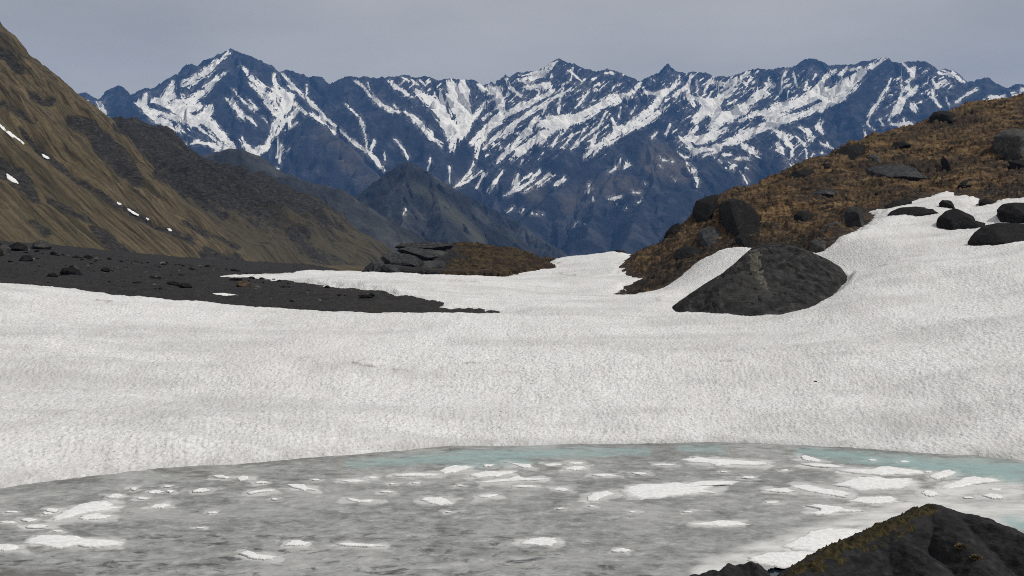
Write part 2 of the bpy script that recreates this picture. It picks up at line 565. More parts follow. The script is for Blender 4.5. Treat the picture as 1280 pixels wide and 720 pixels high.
# ---- outlines of the snow floes on the pond ice
FL = [([(62, 650), (72, 644), (86, 637), (95, 632), (108, 628), (122, 627), (137, 627), (142, 631), (151, 635), (134, 638), (118, 640), (100, 643), (84, 648), (72, 651)], "big ragged snow floe, upper half of the split pair on the pond's left side"),
      ([(98, 648), (106, 644), (122, 642), (138, 645), (132, 648), (118, 649.5), (104, 650)], "small floe tucked under the big ragged one on the left"),
      ([(28, 679), (36, 673), (52, 670), (72, 669), (96, 670), (103, 674), (122, 675), (156, 677), (150, 682), (132, 684), (106, 684), (92, 682), (74, 687), (60, 683), (44, 681)], "long wavy snow floe low on the pond's left side"),
      ([(-8, 681), (10, 680), (24, 683), (20, 688), (4, 689), (-8, 688)], "floe cut by the left picture edge beside the long wavy floe"),
      ([(775, 615), (782, 609), (800, 605), (820, 606), (842, 603), (862, 605), (876, 601.5), (900, 601), (924, 602), (918, 606), (895, 607), (880, 612), (898, 617), (876, 616), (850, 620), (820, 623), (795, 624), (780, 620)], "largest ragged snow floe right of the middle of the pond"),
      ([(734, 621), (742, 616), (760, 614), (770, 617), (756, 621), (745, 626), (735, 627)], "ragged floe touching the left end of the largest floe"),
      ([(852, 575), (868, 571), (884, 574), (900, 574), (922, 576), (958, 578), (962, 581), (940, 582), (915, 581), (896, 583), (884, 579), (866, 578)], "long flat floe near the far shore right of the middle"),
      ([(857, 656), (872, 654), (888, 653), (902, 650), (912, 651), (936, 655), (930, 657), (905, 658), (880, 657)], "spindle shaped floe with a small hump, above the white shelf"),
      ([(1061, 627), (1070, 622), (1090, 621.5), (1112, 620.5), (1122, 624), (1122, 628), (1104, 630), (1080, 630)], "smooth oval floe above the dark foreground rock"),
      ([(1003, 632), (1022, 631), (1048, 633), (1062, 637), (1080, 639), (1066, 640), (1048, 640), (1036, 644), (1010, 643), (1024, 640), (1026, 636)], "forked floe left of the dark rock's peak"),
      ([(1040, 588), (1060, 587), (1084, 588), (1100, 584), (1112, 583), (1130, 586), (1154, 589), (1158, 592), (1138, 594), (1120, 593), (1100, 595), (1076, 592)], "crusty floe nearest the turquoise water on the right"),
      ([(1044, 605), (1056, 600), (1070, 597), (1092, 595), (1110, 598), (1140, 598), (1148, 604), (1128, 610), (1104, 612), (1080, 613), (1060, 611)], "broad crusty slush floe between the oval floe and the turquoise water"),
      ([(1172, 612), (1180, 607), (1196, 602), (1206, 597), (1224, 596), (1246, 598), (1252, 602), (1230, 604), (1216, 606), (1200, 610), (1184, 612)], "curved floe rising toward the right edge of the pond"),
      ([(1162, 596), (1172, 590), (1186, 587), (1196, 591), (1186, 596), (1172, 599)], "stubby floe left of the curved floe"),
      ([(975, 685), (985, 678), (1005, 669), (1012, 663), (1030, 661), (1060, 661), (1085, 661), (1075, 672), (1055, 684), (1040, 692), (1010, 690), (990, 687)], "broad white ice shelf against the dark foreground rock"),
      ([(934, 700), (944, 694), (962, 691), (985, 689), (1005, 689), (1025, 692), (1018, 700), (1000, 706), (985, 709), (968, 709), (950, 706)], "white ice shelf beside the gap of open water"),
      ([(989, 609), (998, 604.5), (1010, 606), (1030, 611), (1054, 614), (1068, 618), (1060, 622), (1042, 620), (1020, 616), (1000, 612)], "thin slanting floe left of the broad slush floe"),
      ([(1000, 571), (1004, 569), (1012, 571), (1028, 576), (1020, 577.5), (1004, 575)], "short floe touching the left end of the right turquoise strip"),
      ([(1000, 580), (1020, 579.5), (1040, 581), (1057, 584), (1040, 584.5), (1015, 583)], "thin floe under the short one at the turquoise strip"),
      ([(952, 613), (965, 611), (985, 611), (993, 614), (985, 616), (968, 615)], "small lens shaped floe right of the largest floe"),
      ([(1150, 616), (1158, 613), (1170, 615), (1174, 619), (1162, 621)], "small floe between the oval floe and the curved floe"),
      ([(1228, 620), (1236, 617), (1248, 619), (1256, 623), (1244, 624)], "small broken floe at the right edge under the curved floe"),
      ([(550, 590), (556, 584), (568, 582), (582, 582), (590, 584), (580, 588), (566, 591), (554, 592)], "bright wedge shaped floe near the far shore at mid pond"),
      ([(582, 595), (596, 592), (606, 589), (625, 590), (648, 590), (638, 592), (622, 596), (600, 597)], "ragged floe just below right of the bright wedge"),
      ([(598, 603), (615, 601), (634, 599), (648, 595), (656, 598), (686, 598), (676, 601), (650, 601), (630, 602), (615, 603.5)], "long thin wavy floe, third down from the far shore at mid pond"),
      ([(524, 624), (534, 622), (552, 622), (562, 626), (564, 630), (548, 632), (536, 629)], "solid white floe left of the middle of the pond"),
      ([(649, 678), (662, 674), (680, 672), (694, 673), (698, 679), (690, 683), (670, 682), (652, 680)], "solid white pebble shaped floe nearest the viewer at mid pond"),
      ([(705, 587), (712, 584), (724, 583), (734, 584.5), (722, 588)], "small bright floe below the turquoise strip's right end"),
      ([(630, 578), (648, 580), (662, 581), (667, 585), (655, 585), (640, 580)], "thin curved floe above the long wavy one"),
      ([(484, 595), (500, 593), (520, 592), (545, 593), (553, 593), (540, 595), (510, 595.5)], "very thin long floe left of the bright wedge"),
      ([(300, 692), (306, 688), (315, 690), (322, 694), (346, 697), (336, 700), (318, 699), (308, 696)], "tapered floe in the dark streaked ice at lower left"),
      ([(356, 682), (364, 676), (374, 675), (386, 679), (382, 682), (368, 682.5)], "triangular floe among dark streaks at lower left"),
      ([(416, 680), (430, 679.5), (450, 680.5), (470, 682), (484, 683), (460, 684), (435, 683.5)], "long flat floe right of the triangular floe"),
      ([(358, 606), (366, 605), (380, 606), (384, 610), (396, 613), (380, 613), (366, 610)], "bright floe with a dark left flank below the left shore"),
      ([(308, 616), (320, 613.5), (330, 612.5), (344, 612.5), (340, 614.5), (322, 615.5), (312, 618)], "thin floe just left of the bright dark flanked floe"),
      ([(432, 623), (440, 624), (452, 626), (470, 625.5), (462, 628), (448, 628.5), (438, 626.5)], "slim crescent floe left of the solid white floe"),
      ([(187, 635), (194, 631), (206, 630), (212, 632), (202, 635.5)], "small oval floe right of the big ragged left floe"),
      ([(240, 614), (248, 610.5), (258, 611), (262, 613), (252, 615.5), (243, 615.5)], "small floe at the left between shore and the oval floe"),
      ([(296, 598), (302, 595), (311, 596), (310, 600), (300, 601)], "small bright floe at the end of the dark shore line on the left"),
      ([(266, 595), (276, 594), (288, 597), (282, 598.5), (270, 597)], "thin bright floe on the dark shore line at the left"),
      ([(765, 689), (770, 686.5), (780, 686), (788, 688), (782, 690.5), (770, 690.5)], "small floe right of the pebble shaped floe near the viewer"),
      ([(689, 612), (697, 610), (708, 611), (712, 613), (702, 614.5)], "small floe between the solid white floe and the largest floe"),
      ([(598, 621), (608, 619), (622, 618.5), (618, 621), (606, 622.5)], "small slim floe right of the solid white floe")]
TINY = [(36, 650, 22, 4), (45, 658, 32, 5), (65, 638, 18, 5), (145, 620, 20, 5), (167, 611, 8, 4), (178, 623, 16, 2.5), (195, 615, 18, 4), (213, 614, 10, 3), (265, 641, 12, 2.5), (327, 603, 18, 3), (343, 624, 8, 2), (440, 601, 28, 3), (465, 597, 14, 2.5), (610, 582, 14, 3), (690, 581, 20, 3.5), (720, 579, 16, 2.5), (655, 608, 30, 2.5),
        (483, 615, 16, 2), (755, 594, 26, 3), (10, 653, 20, 3), (60, 642, 14, 3), (72, 664, 14, 2), (210, 608, 10, 2), (520, 604, 10, 1.5), (490, 605, 8, 1.5), (800, 592, 18, 2.5), (830, 581, 24, 2.5), (936, 597, 18, 2.5), (965, 628, 16, 2), (1245, 612, 14, 2.5), (1090, 575, 10, 2), (1210, 622, 12, 2), (860, 640, 12, 2), (575, 607, 10, 1.5), (395, 600, 10, 1.5), (740, 633, 10, 1.5),
        (15, 640, 16, 2), (1130, 577, 12, 2), (1160, 590, 10, 2), (905, 590, 10, 1.5), (980, 588, 12, 2), (700, 636, 8, 1.5), (560, 640, 8, 1.2), (250, 660, 10, 1.5), (790, 640, 8, 1.5)]
# ------------------------------------------------------------------ near terrain
SHORE = [(-160, 645), (0, 612), (100, 599), (200, 587), (300, 581), (400, 573), (500, 565), (560, 560), (600, 558.5), (640, 559.5), (700, 557), (800, 556), (900, 555),
         (960, 556), (1040, 560), (1110, 564), (1200, 571), (1280, 577), (1450, 598)]
ctrl = []


def cp(px, py, Y, dz=0.0):
    w = P(px, py, Y); ctrl.append((w[0], w[1], w[2] + dz))


def shoreY(py): return 10 * F / (py - 330)


for px, py in SHORE:
    y = shoreY(py); x = (px - 640) / F * y
    ctrl.append((x, y, 0.0)); ctrl.append((x * .97, y - 1.6, -.35)); ctrl.append((x * 1.01, y + 3, .55))
for row in [(0, [(500, 62), (430, 76), (357, 105), (330, 140), (305, 180), (303, 240)]),
            (-150, [(500, 62), (430, 76), (357, 105), (330, 140), (300, 180)]),
            (200, [(500, 64), (430, 80), (374, 105), (342, 145), (328, 200), (327, 280)]),
            (400, [(500, 65), (430, 80), (388, 100), (360, 125), (341, 170), (334, 260), (333.5, 330)]),
            (500, [(393, 98), (360, 125), (341, 165), (335, 250)]),
            (600, [(500, 66), (430, 80), (397, 96), (360, 128), (345, 158)]),
            (700, [(500, 66), (430, 80), (390, 100), (352, 140), (331, 192)]),
            (780, [(500, 66), (430, 80), (390, 100), (350, 140), (322, 185)]),
            (900, [(500, 65), (440, 77), (400, 92), (372, 105)]),
            (1000, [(500, 64), (440, 75), (402, 87), (390, 92)]),
            (1060, [(345, 110), (300, 118)]),
            (1100, [(500, 63), (440, 73), (380, 88), (330, 105), (290, 122), (266, 138)]),
            (1200, [(500, 62), (440, 72), (380, 86), (320, 103), (290, 118), (246, 142)]),
            (1280, [(500, 60), (420, 73), (340, 92), (305, 105), (260, 125)]),
            (1450, [(500, 57), (420, 70), (340, 88), (250, 118)])]:
    for py, Y in row[1]:
        cp(row[0], py, Y)
HILL_SKY = [(785, 325, 172), (805, 317, 168), (830, 300, 163), (850, 287, 161), (870, 268, 160), (900, 246, 162), (930, 238, 165), (960, 228, 168), (990, 217, 171), (1020, 204, 175),
            (1060, 187, 182), (1090, 175, 187), (1120, 163, 192), (1145, 156, 197), (1170, 147, 200), (1200, 138, 204), (1240, 132, 207), (1280, 127, 210), (1360, 118, 213), (1450, 105, 215)]
for px, py, Y in HILL_SKY:
    cp(px, py, Y)
    w = P(px, py, Y); ctrl.append((w[0] * 1.18, w[1] * 1.20, w[2] - 8))
for px, py, Y in [(760, 370, 125), (790, 350, 141), (850, 350, 127), (880, 330, 127), (925, 312, 127), (900, 290, 145), (980, 270, 150), (1040, 240, 158), (1100, 220, 166),
                  (1000, 300, 131), (1060, 285, 129), (1150, 190, 178), (1250, 190, 170), (1200, 232, 152), (1280, 235, 143), (850, 320, 142), (960, 295, 138), (1030, 320, 117), (1400, 190, 165)]:
    cp(px, py, Y)
# ground falling away behind the saddle
for x, y, z in [(-10, 240, 5), (10, 245, 5), (-30, 250, 6), (0, 320, -18), (40, 320, -10), (90, 330, 10), (-40, 330, 2), (150, 330, 25), (-90, 330, 9)]:
    ctrl.append((x, y, z))
# bed of the pond and the bank under the viewer
for x in (-30, -12, 5, 20, 32):
    for y in (38, 28):
        ctrl.append((x, y, -1.0))
for x in (-25, 0, 25):
    ctrl.append((x, 18, -.4)); ctrl.append((x, 8, 4.2)); ctrl.append((x, 0, 8.2)); ctrl.append((x, -12, 10.5))
T0 = RBF(ctrl, 5.0, .02)


def T(x, y):
    return T0(x, y)


def hit(px, py, fn=None, y0=30, y1=235):
    fn = fn or T
    u = (px - 640.0) / F; v = (360.0 - py) / F
    ys = np.linspace(y0, y1, 1400)
    s = ys / (CP + v * SP)
    z = CAM_Z + (-SP + v * CP) * s
    g = z - fn(u * s, ys)
    k = np.where(g < 0)[0]
    i = k[0] if len(k) else int(np.argmin(g))
    return np.array([u * s[i], ys[i], z[i] - g[i]])


SNOW_EDGE = [(-160, 352), (0, 357), (30, 358.5), (60, 362), (100, 365), (150, 371), (200, 374), (250, 378), (300, 383), (400, 388), (500, 393), (560, 396), (600, 397), (636, 396), (612, 391.5), (600, 389),
             (575, 385), (560, 384), (540, 378), (520, 374), (480, 368), (450, 363), (410, 359), (370, 354), (345, 352), (320, 349.5), (268, 346.5), (285, 344), (310, 343.5), (345, 343.5), (366, 341.5), (400, 340), (440, 340),
             (470, 338), (510, 339), (560, 340), (610, 336), (650, 334), (690, 332)]
SNOW_EDGE2 = [(790, 321), (774, 334), (780, 339), (787, 344), (803, 348), (785, 356), (762, 368.5), (790, 369.5), (815, 365), (845, 350), (870, 331), (900, 317), (932, 310), (980, 322), (1025, 315), (1040, 304), (1059, 293), (1094, 274), (1090, 263), (1104, 261),
              (1130, 255), (1152, 249), (1170, 243), (1188, 240), (1199, 247), (1216, 246), (1225, 252), (1223, 261), (1242, 254), (1259, 253), (1290, 251), (1460, 232)]
sp_ = [tuple(hit(*q)[:2]) for q in SNOW_EDGE]
sp_ += [(6, 250), (22, 250)]
sp_ += [tuple(hit(*q)[:2]) for q in SNOW_EDGE2]
sp_ += [(130, 60)]
for q in SHORE[::-1]:
    y = shoreY(q[1]); sp_.append(((q[0] - 640) / F * y, y))
SNOW_POLY = sp_

BO = [(843, 381), (862, 368), (885, 353), (905, 341), (925, 325), (938, 312), (950, 304), (962, 302), (980, 304), (1000, 310), (1020, 318), (1036, 326), (1048, 333), (1052, 342), (1046, 353), (1030, 368), (1012, 381), (985, 391), (955, 396), (925, 394), (895, 389), (865, 384)]


def boulder_field():
    Yc = 103.0
    apex = P(958, 302, 106)
    rid = [dict(p=[tuple(P(862, 374, 100.5)), tuple(P(885, 355, 102)), tuple(P(925, 325, 104.5)), tuple(P(945, 306, 106)), tuple(apex), tuple(P(985, 305, 106)), tuple(P(1008, 312, 106)), tuple(P(1028, 322, 105)), tuple(P(1042, 332, 103.5)), tuple(P(1044, 344, 101)), tuple(P(1034, 358, 98.5))]),
           dict(p=[tuple(apex), tuple(P(962, 330, 102.5)), tuple(P(975, 362, 98.5)), tuple(P(985, 388, 95.5))]),
           dict(p=[tuple(P(985, 305, 106)), tuple(P(1000, 335, 101.5)), tuple(P(1002, 362, 98)), tuple(P(992, 384, 95.5))])]
    cx = apex[0]
    gx, gy = np.meshgrid(np.linspace(cx - 11, cx + 10, 260), np.linspace(91, 114, 240))
    wx = gx + fbm(gx * .35, gy * .35, 4, 401) * .5; wy = gy + fbm(gx * .35, gy * .35, 4, 402) * .5
    H, D, S = ridge_field(wx, wy, rid, lambda d: .34 * d + .022 * d * d)
    H = H + ridged(gx * .30 + gy * .12, gy * .4, 4, 403) * .26 * np.minimum(1, D / 1.2) + fbm(gx * .9, gy * .9, 5, 404) * .16 + fbm(gx * .22, gy * .22, 3, 406) * .55 * np.minimum(1, D / 2) - .15
    H = H - .22 * np.abs(perlin2(gx * .55 + gy * .3, gy * .25, 405)) * np.minimum(1, D)
    pxb, pyb = proj(gx, gy, H)
    qx_, qy_ = proj(gx, gy, np.maximum(H, T(gx, gy) + .40))
    sdb = poly_sd(qx_, qy_, BO) + fbm(gx * .6, gy * .6, 4, 407) * 1.2
    H = np.where(sdb < 0, H - .07 * (-np.minimum(sdb, 0)) ** 1.2, np.where(gy < 103, np.maximum(H, T(gx, gy) - .35 + 1.5 * (1 - np.exp(-np.maximum(sdb, 0) / 7))) + .35 * sstep(2, 26, sdb) * sstep(103, 98.5, gy), H))
    pxb, pyb = proj(gx, gy, H)
    return gx, gy, H, pxb, pyb


# ---- snow field
ys = np.concatenate([np.arange(42, 78, .22), np.arange(78, 130, .42), np.arange(130, 232, .6)])
X, Y = polar(-.86, .86, 1480, ys)
sd = poly_sd(X, Y, SNOW_POLY)
base = T(X, Y)
near_shore = np.zeros_like(X)
edge_n = fbm(X * .5, Y * .5, 4, 5) * np.clip(Y / 60, .6, 3) * .5 + fbm(X * 1.9, Y * 1.9, 3, 55) * .15
PXg, PYg = proj(X, Y, base)
shore_y = np.interp(X / Y, [(q[0] - 640) / F for q in SHORE], [shoreY(q[1]) for q in SHORE])
dsh = Y - shore_y                       # metres inland from the water line
sd2 = np.where(dsh < 3, np.minimum(sd, dsh + fbm(X * .12, X * 0 + 3, 4, 9, .6) * 1.3 + fbm(X * 1.1, Y * 1.1, 3, 10) * .45), sd) + edge_n * np.where(dsh < 4, .45, 1)
cup = -np.abs(perlin2(X * 2.1 + fbm(X, Y, 2, 3), Y * 2.3, 21)) * .062 + fbm(X * 5.0, Y * 3.0, 2, 22) * .035
cup = cup + .05 * ridged(X * .9, Y * .8, 2, 4)
roll = fbm(X * .10, Y * .13, 4, 31) * .38 + fbm(X * .03, Y * .05, 2, 32) * .55
thick = .38 * sstep(-.15, 1.6, sd2) - .06
thick = np.where(dsh < 8, np.minimum(thick, .02 + .05 * np.maximum(sd2, 0)), thick)
bgx, bgy, bgz, _p, _q = boulder_field()
fx = np.clip((X - bgx[0, 0]) / (bgx[0, 1] - bgx[0, 0]), 0, bgx.shape[1] - 1.001); fy = np.clip((Y - bgy[0, 0]) / (bgy[1, 0] - bgy[0, 0]), 0, bgy.shape[0] - 1.001)
bh = bgz[fy.astype(int), fx.astype(int)]
inb = (X > bgx[0, 0]) & (X < bgx[0, -1]) & (Y > bgy[0, 0]) & (Y < bgy[-1, 0])
gapb = np.where(inb, base + .3 - bh, 99.0)          # how far the rock lies under the snow
roll = roll * sstep(.0, 6, np.where(inb, np.maximum(gapb, 0), 6)) - .60 * sstep(2.6, .2, gapb)
Z = base + np.where(sd2 > 0, thick, -.5 * sstep(0, -.8, sd2) - .06) + (cup * np.clip(1.35 - Y / 260, .6, 1.1) + roll) * sstep(0, 2.5, sd2)
dirt = strokes(PXg, PYg + fbm(X * .6, Y * .3, 3, 76) * 2.5, [[(440, 465.5, .3), (458, 466, .9), (472, 466.5, .3)], [(580, 460.5, .2), (600, 461, .5)], [(490, 469, .3), (510, 469, .4)], [(900, 462, .3), (915, 461, .3)],
                          [(120, 383, .2), (140, 384, .3)], [(690, 344, .2), (720, 346, .2)], [(560, 356, .3), (600, 357, .3)]])
dirt = sstep(-1.2, .6, dirt + fbm(X * 3, Y * 1.5, 3, 77) * 1.2) * .75
dirt = np.maximum(dirt, .45 * sstep(1.6, -.2, sd2) * sstep(5, 2, dsh) * np.clip(.5 + fbm(X * .9, Y * .9, 3, 78), 0, 1))
broad = strokes(PXg, PYg, [[(1030, 390, 6), (1048, 372, 7), (1060, 350, 6)], [(0, 545, 10), (90, 525, 8)], [(380, 468, 8), (540, 470, 8)], [(1150, 320, 14), (1100, 345, 10)], [(1000, 530, 14), (1200, 520, 14)]], base=-60)
dirt = np.maximum(dirt, sstep(-12, 6, broad) * np.clip(.10 + .22 * fbm(X * .7, Y * .35, 4, 79), 0, .3))
streaky = sstep(.25, .7, fbm(X * .05, Y * .16, 4, 81)) * .10 * sstep(60, 70, Y)
dirt = np.maximum(dirt, streaky)
snow_field = grid_obj("snow_field", X, Y, Z, SNOW, keep=cells(sd2 > -.5) & cells(Y < 231.9), attrs={"dirt": dirt})
tag(snow_field, kind="structure")


def SN(x, y):
    return T(x, y) + .30


# ---- gravel ground (left) and turf hill (right)
ysg = np.concatenate([np.arange(-12, 90, 1.5), np.arange(90, 190, .45), np.arange(190, 332, 1.2)])
xs = np.linspace(-1, 1, 820)
Yg, Ug = np.meshgrid(ysg, xs, indexing='ij')
Xg = Ug * np.clip(np.abs(Yg) * .72, 45, 240)
Zg = T(Xg, Yg)
shg = np.interp(Xg / np.maximum(Yg, 5), [(q[0] - 640) / F for q in SHORE], [shoreY(q[1]) for q in SHORE])
Zg = Zg - .7 * sstep(12, 5, Yg - shg) * sstep(30, 36, Yg)


def gravel_rough(x, y):
    return (fbm(x * .25, y * .25, 4, 41) * .35 + ridged(x * .9, y * .9, 3, 43) * .10) * sstep(85, 100, y) * sstep(8, -4, x)


def GZ(x, y):
    return T(x, y) + gravel_rough(np.asarray(x, float), np.asarray(y, float))


sdg = poly_sd(Xg, Yg, SNOW_POLY)
Zg = Zg - 1.3 * sstep(.5, 3.5, sdg)
Zg = Zg + gravel_rough(Xg, Yg) + (ridged(Xg * 2.2, Yg * 1.6, 2, 44) * .06) * sstep(85, 100, Yg) * sstep(8, -4, Xg)
g_keep = cells((Xg < 6.5) | (Yg < 92))
ground = grid_obj("ground", Xg, Yg, Zg, GRAVEL, keep=g_keep)
tag(ground, kind="structure")

ysh = np.concatenate([np.arange(90, 180, .30), np.arange(180, 225, .35), np.arange(225, 330, 2.0)])
Xh, Yh = polar(.012, .86, 1090, ysh)
Zh = T(Xh, Yh)
sdh = poly_sd(Xh, Yh, SNOW_POLY)
tuft = ridged(Xh * .26 + fbm(Xh * .3, Yh * .3, 2, 2) * .8, Yh * .45, 3, 51) * .55 + np.abs(perlin2(Xh * .75 + fbm(Xh, Yh, 2, 54) * .5, Yh * 1.1, 55)) * .75 + fbm(Xh * 1.9, Yh * 1.9, 3, 52) * .30 + fbm(Xh * .10, Yh * .10, 4, 53) * 1.2 - .2
Zh = Zh + tuft * sstep(.3, -3, sdh) - .08 - 1.2 * sstep(.4, 2.4, sdh)
pxh, pyh = proj(Xh, Yh, Zh)
bare = np.clip(sstep(-6, 0, sdh) * .9, 0, 1)
bare = np.maximum(bare, sstep(-6, 3, strokes(pxh, pyh, [[(775, 365, 6), (840, 340, 10), (900, 310, 9), (1000, 305, 12), (1050, 290, 8)], [(870, 325, 8), (930, 300, 6)], [(1085, 210, 8), (1160, 215, 8)], [(1090, 265, 6), (1150, 245, 7)], [(1230, 240, 8), (1280, 235, 8)], [(1000, 245, 3), (1030, 250, 3)],
                                                        [(1150, 120, 2), (1190, 155, 3)]], base=-30)))
hill = grid_obj("hill", Xh, Yh, Zh, TURF, keep=cells((Xh >= 6) & (Yh >= 91) & (sdh < 3.0)), attrs={"bare": bare})
tag(hill, kind="structure")

# ---- pond
ysp = np.concatenate([np.arange(17, 62, .12)])
Xp, Yp = polar(-.92, .92, 890, ysp)
pxp, pyp = proj(Xp, Yp, Xp * 0)
jx = pxp + fbm(Xp * .4, Yp * .8, 4, 61) * 14; jy = pyp + fbm(Xp * .6, Yp * 1.6, 4, 62) * 5
melt = .9 * sstep(-7, 6, strokes(jx, jy, [[(440, 580, 1.5), (520, 575, 3.5), (600, 570, 5), (700, 566, 4), (760, 565, 2), (810, 564, 2)], [(850, 561, 1), (905, 562, 2)], [(1000, 564, 2), (1060, 570, 5), (1130, 578, 6), (1200, 584, 8), (1290, 592, 12), (1420, 606, 16)],
                                  [(1262, 652, 5), (1300, 660, 9)], [(560, 582, 1.5), (660, 576, 2)]], base=-30))
dark = sstep(-2, 1.5, strokes(jx, jy, [[(190, 587, 2), (230, 588, 2.5), (262, 594, 2.5), (298, 601, 2)], [(75, 602, 2), (115, 600, 2)], [(530, 588, 2), (552, 584, 5)], [(660, 582, 1), (700, 585, 2.5)], [(395, 592, 1), (440, 593, 1)], [(345, 608, 2), (365, 608, 2)],
                                  [(0, 718, 7), (90, 722, 5)], [(880, 556, 1.5), (905, 557, 1.5)], [(1080, 597, 2), (1160, 597, 2)], [(560, 561, 1.5), (640, 561, 2)], [(1000, 556, 1), (1280, 577, 1.5)], [(700, 557, 1), (900, 556, 1)], [(300, 581, 1), (500, 566, 1)]], base=-30)) * .75
pale = sstep(-9, 6, strokes(jx, jy, [[(880, 715, 12), (960, 690, 12), (1030, 668, 14), (1120, 645, 14), (1200, 615, 12), (1270, 612, 10)], [(1060, 600, 9), (1140, 600, 8)], [(1180, 640, 14), (1290, 640, 12), (1450, 650, 16)]], base=-60))
halo = []
for pp_, _l in FL:
    q_ = np.array(pp_, float); x0_, x1_ = q_[:, 0].min(), q_[:, 0].max(); h_ = q_[:, 1].max() - q_[:, 1].min()
    L_ = q_[q_[:, 0] < x0_ + .35 * (x1_ - x0_)].mean(0); R_ = q_[q_[:, 0] > x1_ - .35 * (x1_ - x0_)].mean(0)
    halo.append([(L_[0] - 6, L_[1] + .5, h_ * .30 + .6), (R_[0] + 7, R_[1] + .5, h_ * .28 + .6)])
for cx_, cy_, w_, h_ in TINY:
    halo.append([(cx_ - w_ * .6, cy_, h_ * .4), (cx_ + w_ * .7, cy_, h_ * .35)])
jx2 = pxp + fbm(Xp * 1.6, Yp * 1.6, 4, 67) * 12; jy2 = pyp + fbm(Xp * 1.6, Yp * 1.6, 4, 68) * 2.6
hs_ = strokes(jx2, jy2, halo, base=-30)
pale = np.maximum(pale, .85 * sstep(-4.0, 1.5, hs_))
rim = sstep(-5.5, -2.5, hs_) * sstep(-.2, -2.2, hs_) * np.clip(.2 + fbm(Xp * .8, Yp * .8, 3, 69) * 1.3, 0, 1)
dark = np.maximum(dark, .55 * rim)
wet = sstep(636, 690, pyp + fbm(Xp * .15, Yp * .15, 3, 63) * 26 - np.clip((pxp - 560) * .12, 0, 90)) * .95 + .12
wet = np.maximum(wet, sstep(-12, 6, strokes(jx, jy, [[(380, 650, 3), (520, 640, 5), (600, 632, 3)], [(0, 650, 3), (160, 660, 6)], [(700, 645, 4), (850, 650, 5)]], base=-60)) * .6)
gapm = poly_sd(pxp + fbm(Xp * 2, Yp * 2, 3, 64) * 2, pyp + fbm(Xp * 2, Yp * 2, 3, 65) * 1.5, [(955, 735), (958, 716), (966, 711), (976, 709), (988, 708), (998, 712), (1000, 735)]) > 0
shore_yp = np.interp(Xp / Yp, [(q[0] - 640) / F for q in SHORE], [shoreY(q[1]) for q in SHORE])
pond = grid_obj("pond_ice", Xp, Yp, Xp * 0 + fbm(Xp * .5, Yp * .5, 3, 66) * .03, POND, keep=cells(Yp < shore_yp + 1.5) & ~cells(gapm), attrs={"melt": melt, "dark": dark, "pale": pale, "wet": wet})
tag(pond, kind="structure")
Xw, Yw = polar(-.92, .92, 12, np.linspace(17, 60, 12))
water = grid_obj("water", Xw, Yw, Xw * 0 - .08, WATER); tag(water, kind="structure")
# ------------------------------------------------------------------ ridge based landforms
# ---- left mountainside
B_sky = [(60, 100, 1000), (140, 157, 1000), (150, 154.5, 1000), (165, 153.5, 1000), (180, 156, 1000), (200, 161, 1000), (215, 168, 1000), (230, 179, 1000), (245, 194, 1000), (260, 205, 1000), (278, 209, 1000), (297, 213, 1000), (318, 220, 1000), (336, 226, 1000),
         (357, 236, 1000), (387, 245, 1000), (400, 252, 1000), (425, 267, 1000), (440, 281, 1000), (455, 290, 1000), (470, 301, 1000), (482, 308, 1000), (500, 322, 1000)]
A_sky = [(-300, -230, 600), (-100, -55, 600), (-40, -2, 600), (0, 33, 600), (25, 55, 600), (45, 78, 600), (62, 92, 600), (85, 108, 600), (105, 126, 600), (125, 143, 600), (150, 164, 600), (165, 182, 600), (185, 204, 600), (215, 232, 600), (255, 268, 600), (300, 306, 600), (335, 336, 600), (360, 350, 600), (420, 372, 600)]


def prof(sk):
    q = np.array([P(*s) for s in sk])
    return q[:, 0], q[:, 2]


ax, az = prof(A_sky); bx, bz = prof(B_sky)


def left_hill(X, Y):
    dirx = X + .0 * Y
    wy = fbm(X * .006, Y * .006, 4, 101) * 40
    yr = 600 + fbm(X * .02, X * 0 + 1.3, 3, 102) * 10
    za = np.interp(X, ax, az)
    # base drifts with distance so that contours stay roughly along the valley
    za = za - .03 * (600 - Y)
    zA = za - np.where(Y > yr, .75 * (Y - yr), 0)
    yb = 1000 + fbm(X * .012, X * 0 + 2.3, 3, 103) * 20
    zb = np.interp(X, bx, bz)
    zb = zb + (ridged(X * .018, X * 0 + 5.1, 3, 113) - .4) * 5
    zB = zb - np.where(Y < yb, .14 * (yb - Y), .8 * (Y - yb))
    z = np.maximum(zA, zB)
    # gullies running down the fall line
    q = (Y - .35 * X) + wy
    up = sstep(8, 60, z)
    scale = np.clip(Y / 500, .5, 1.6)
    cut = np.where(np.abs(Y - np.where(zA > zB, yr, yb)) < 40, .45, 1)
    g = ridged(q * .016, X * .004, 4, 105) * 8.5 + ridged(q * .055 + 3, X * .012, 3, 106) * 4.2 + ridged(q * .16 + 3, X * .03, 2, 110) * 1.0
    z = z + (g - 3.5) * up * scale * cut + fbm(X * .05, Y * .05, 5, 107) * 2.4 * scale * np.clip(cut + .25, 0, 1) * sstep(6, 16, z)
    z = z + ridged(X * .12, Y * .12, 3, 109) * 1.3 * up
    fl = 9.2 - .22 * np.maximum(0, X + 75) - .004 * np.maximum(0, Y - 700) + fbm(X * .05, Y * .05, 3, 108) * .25
    fl = np.where(Y > 1050, fl - .3 * (Y - 1050), fl)
    return np.maximum(z, fl)


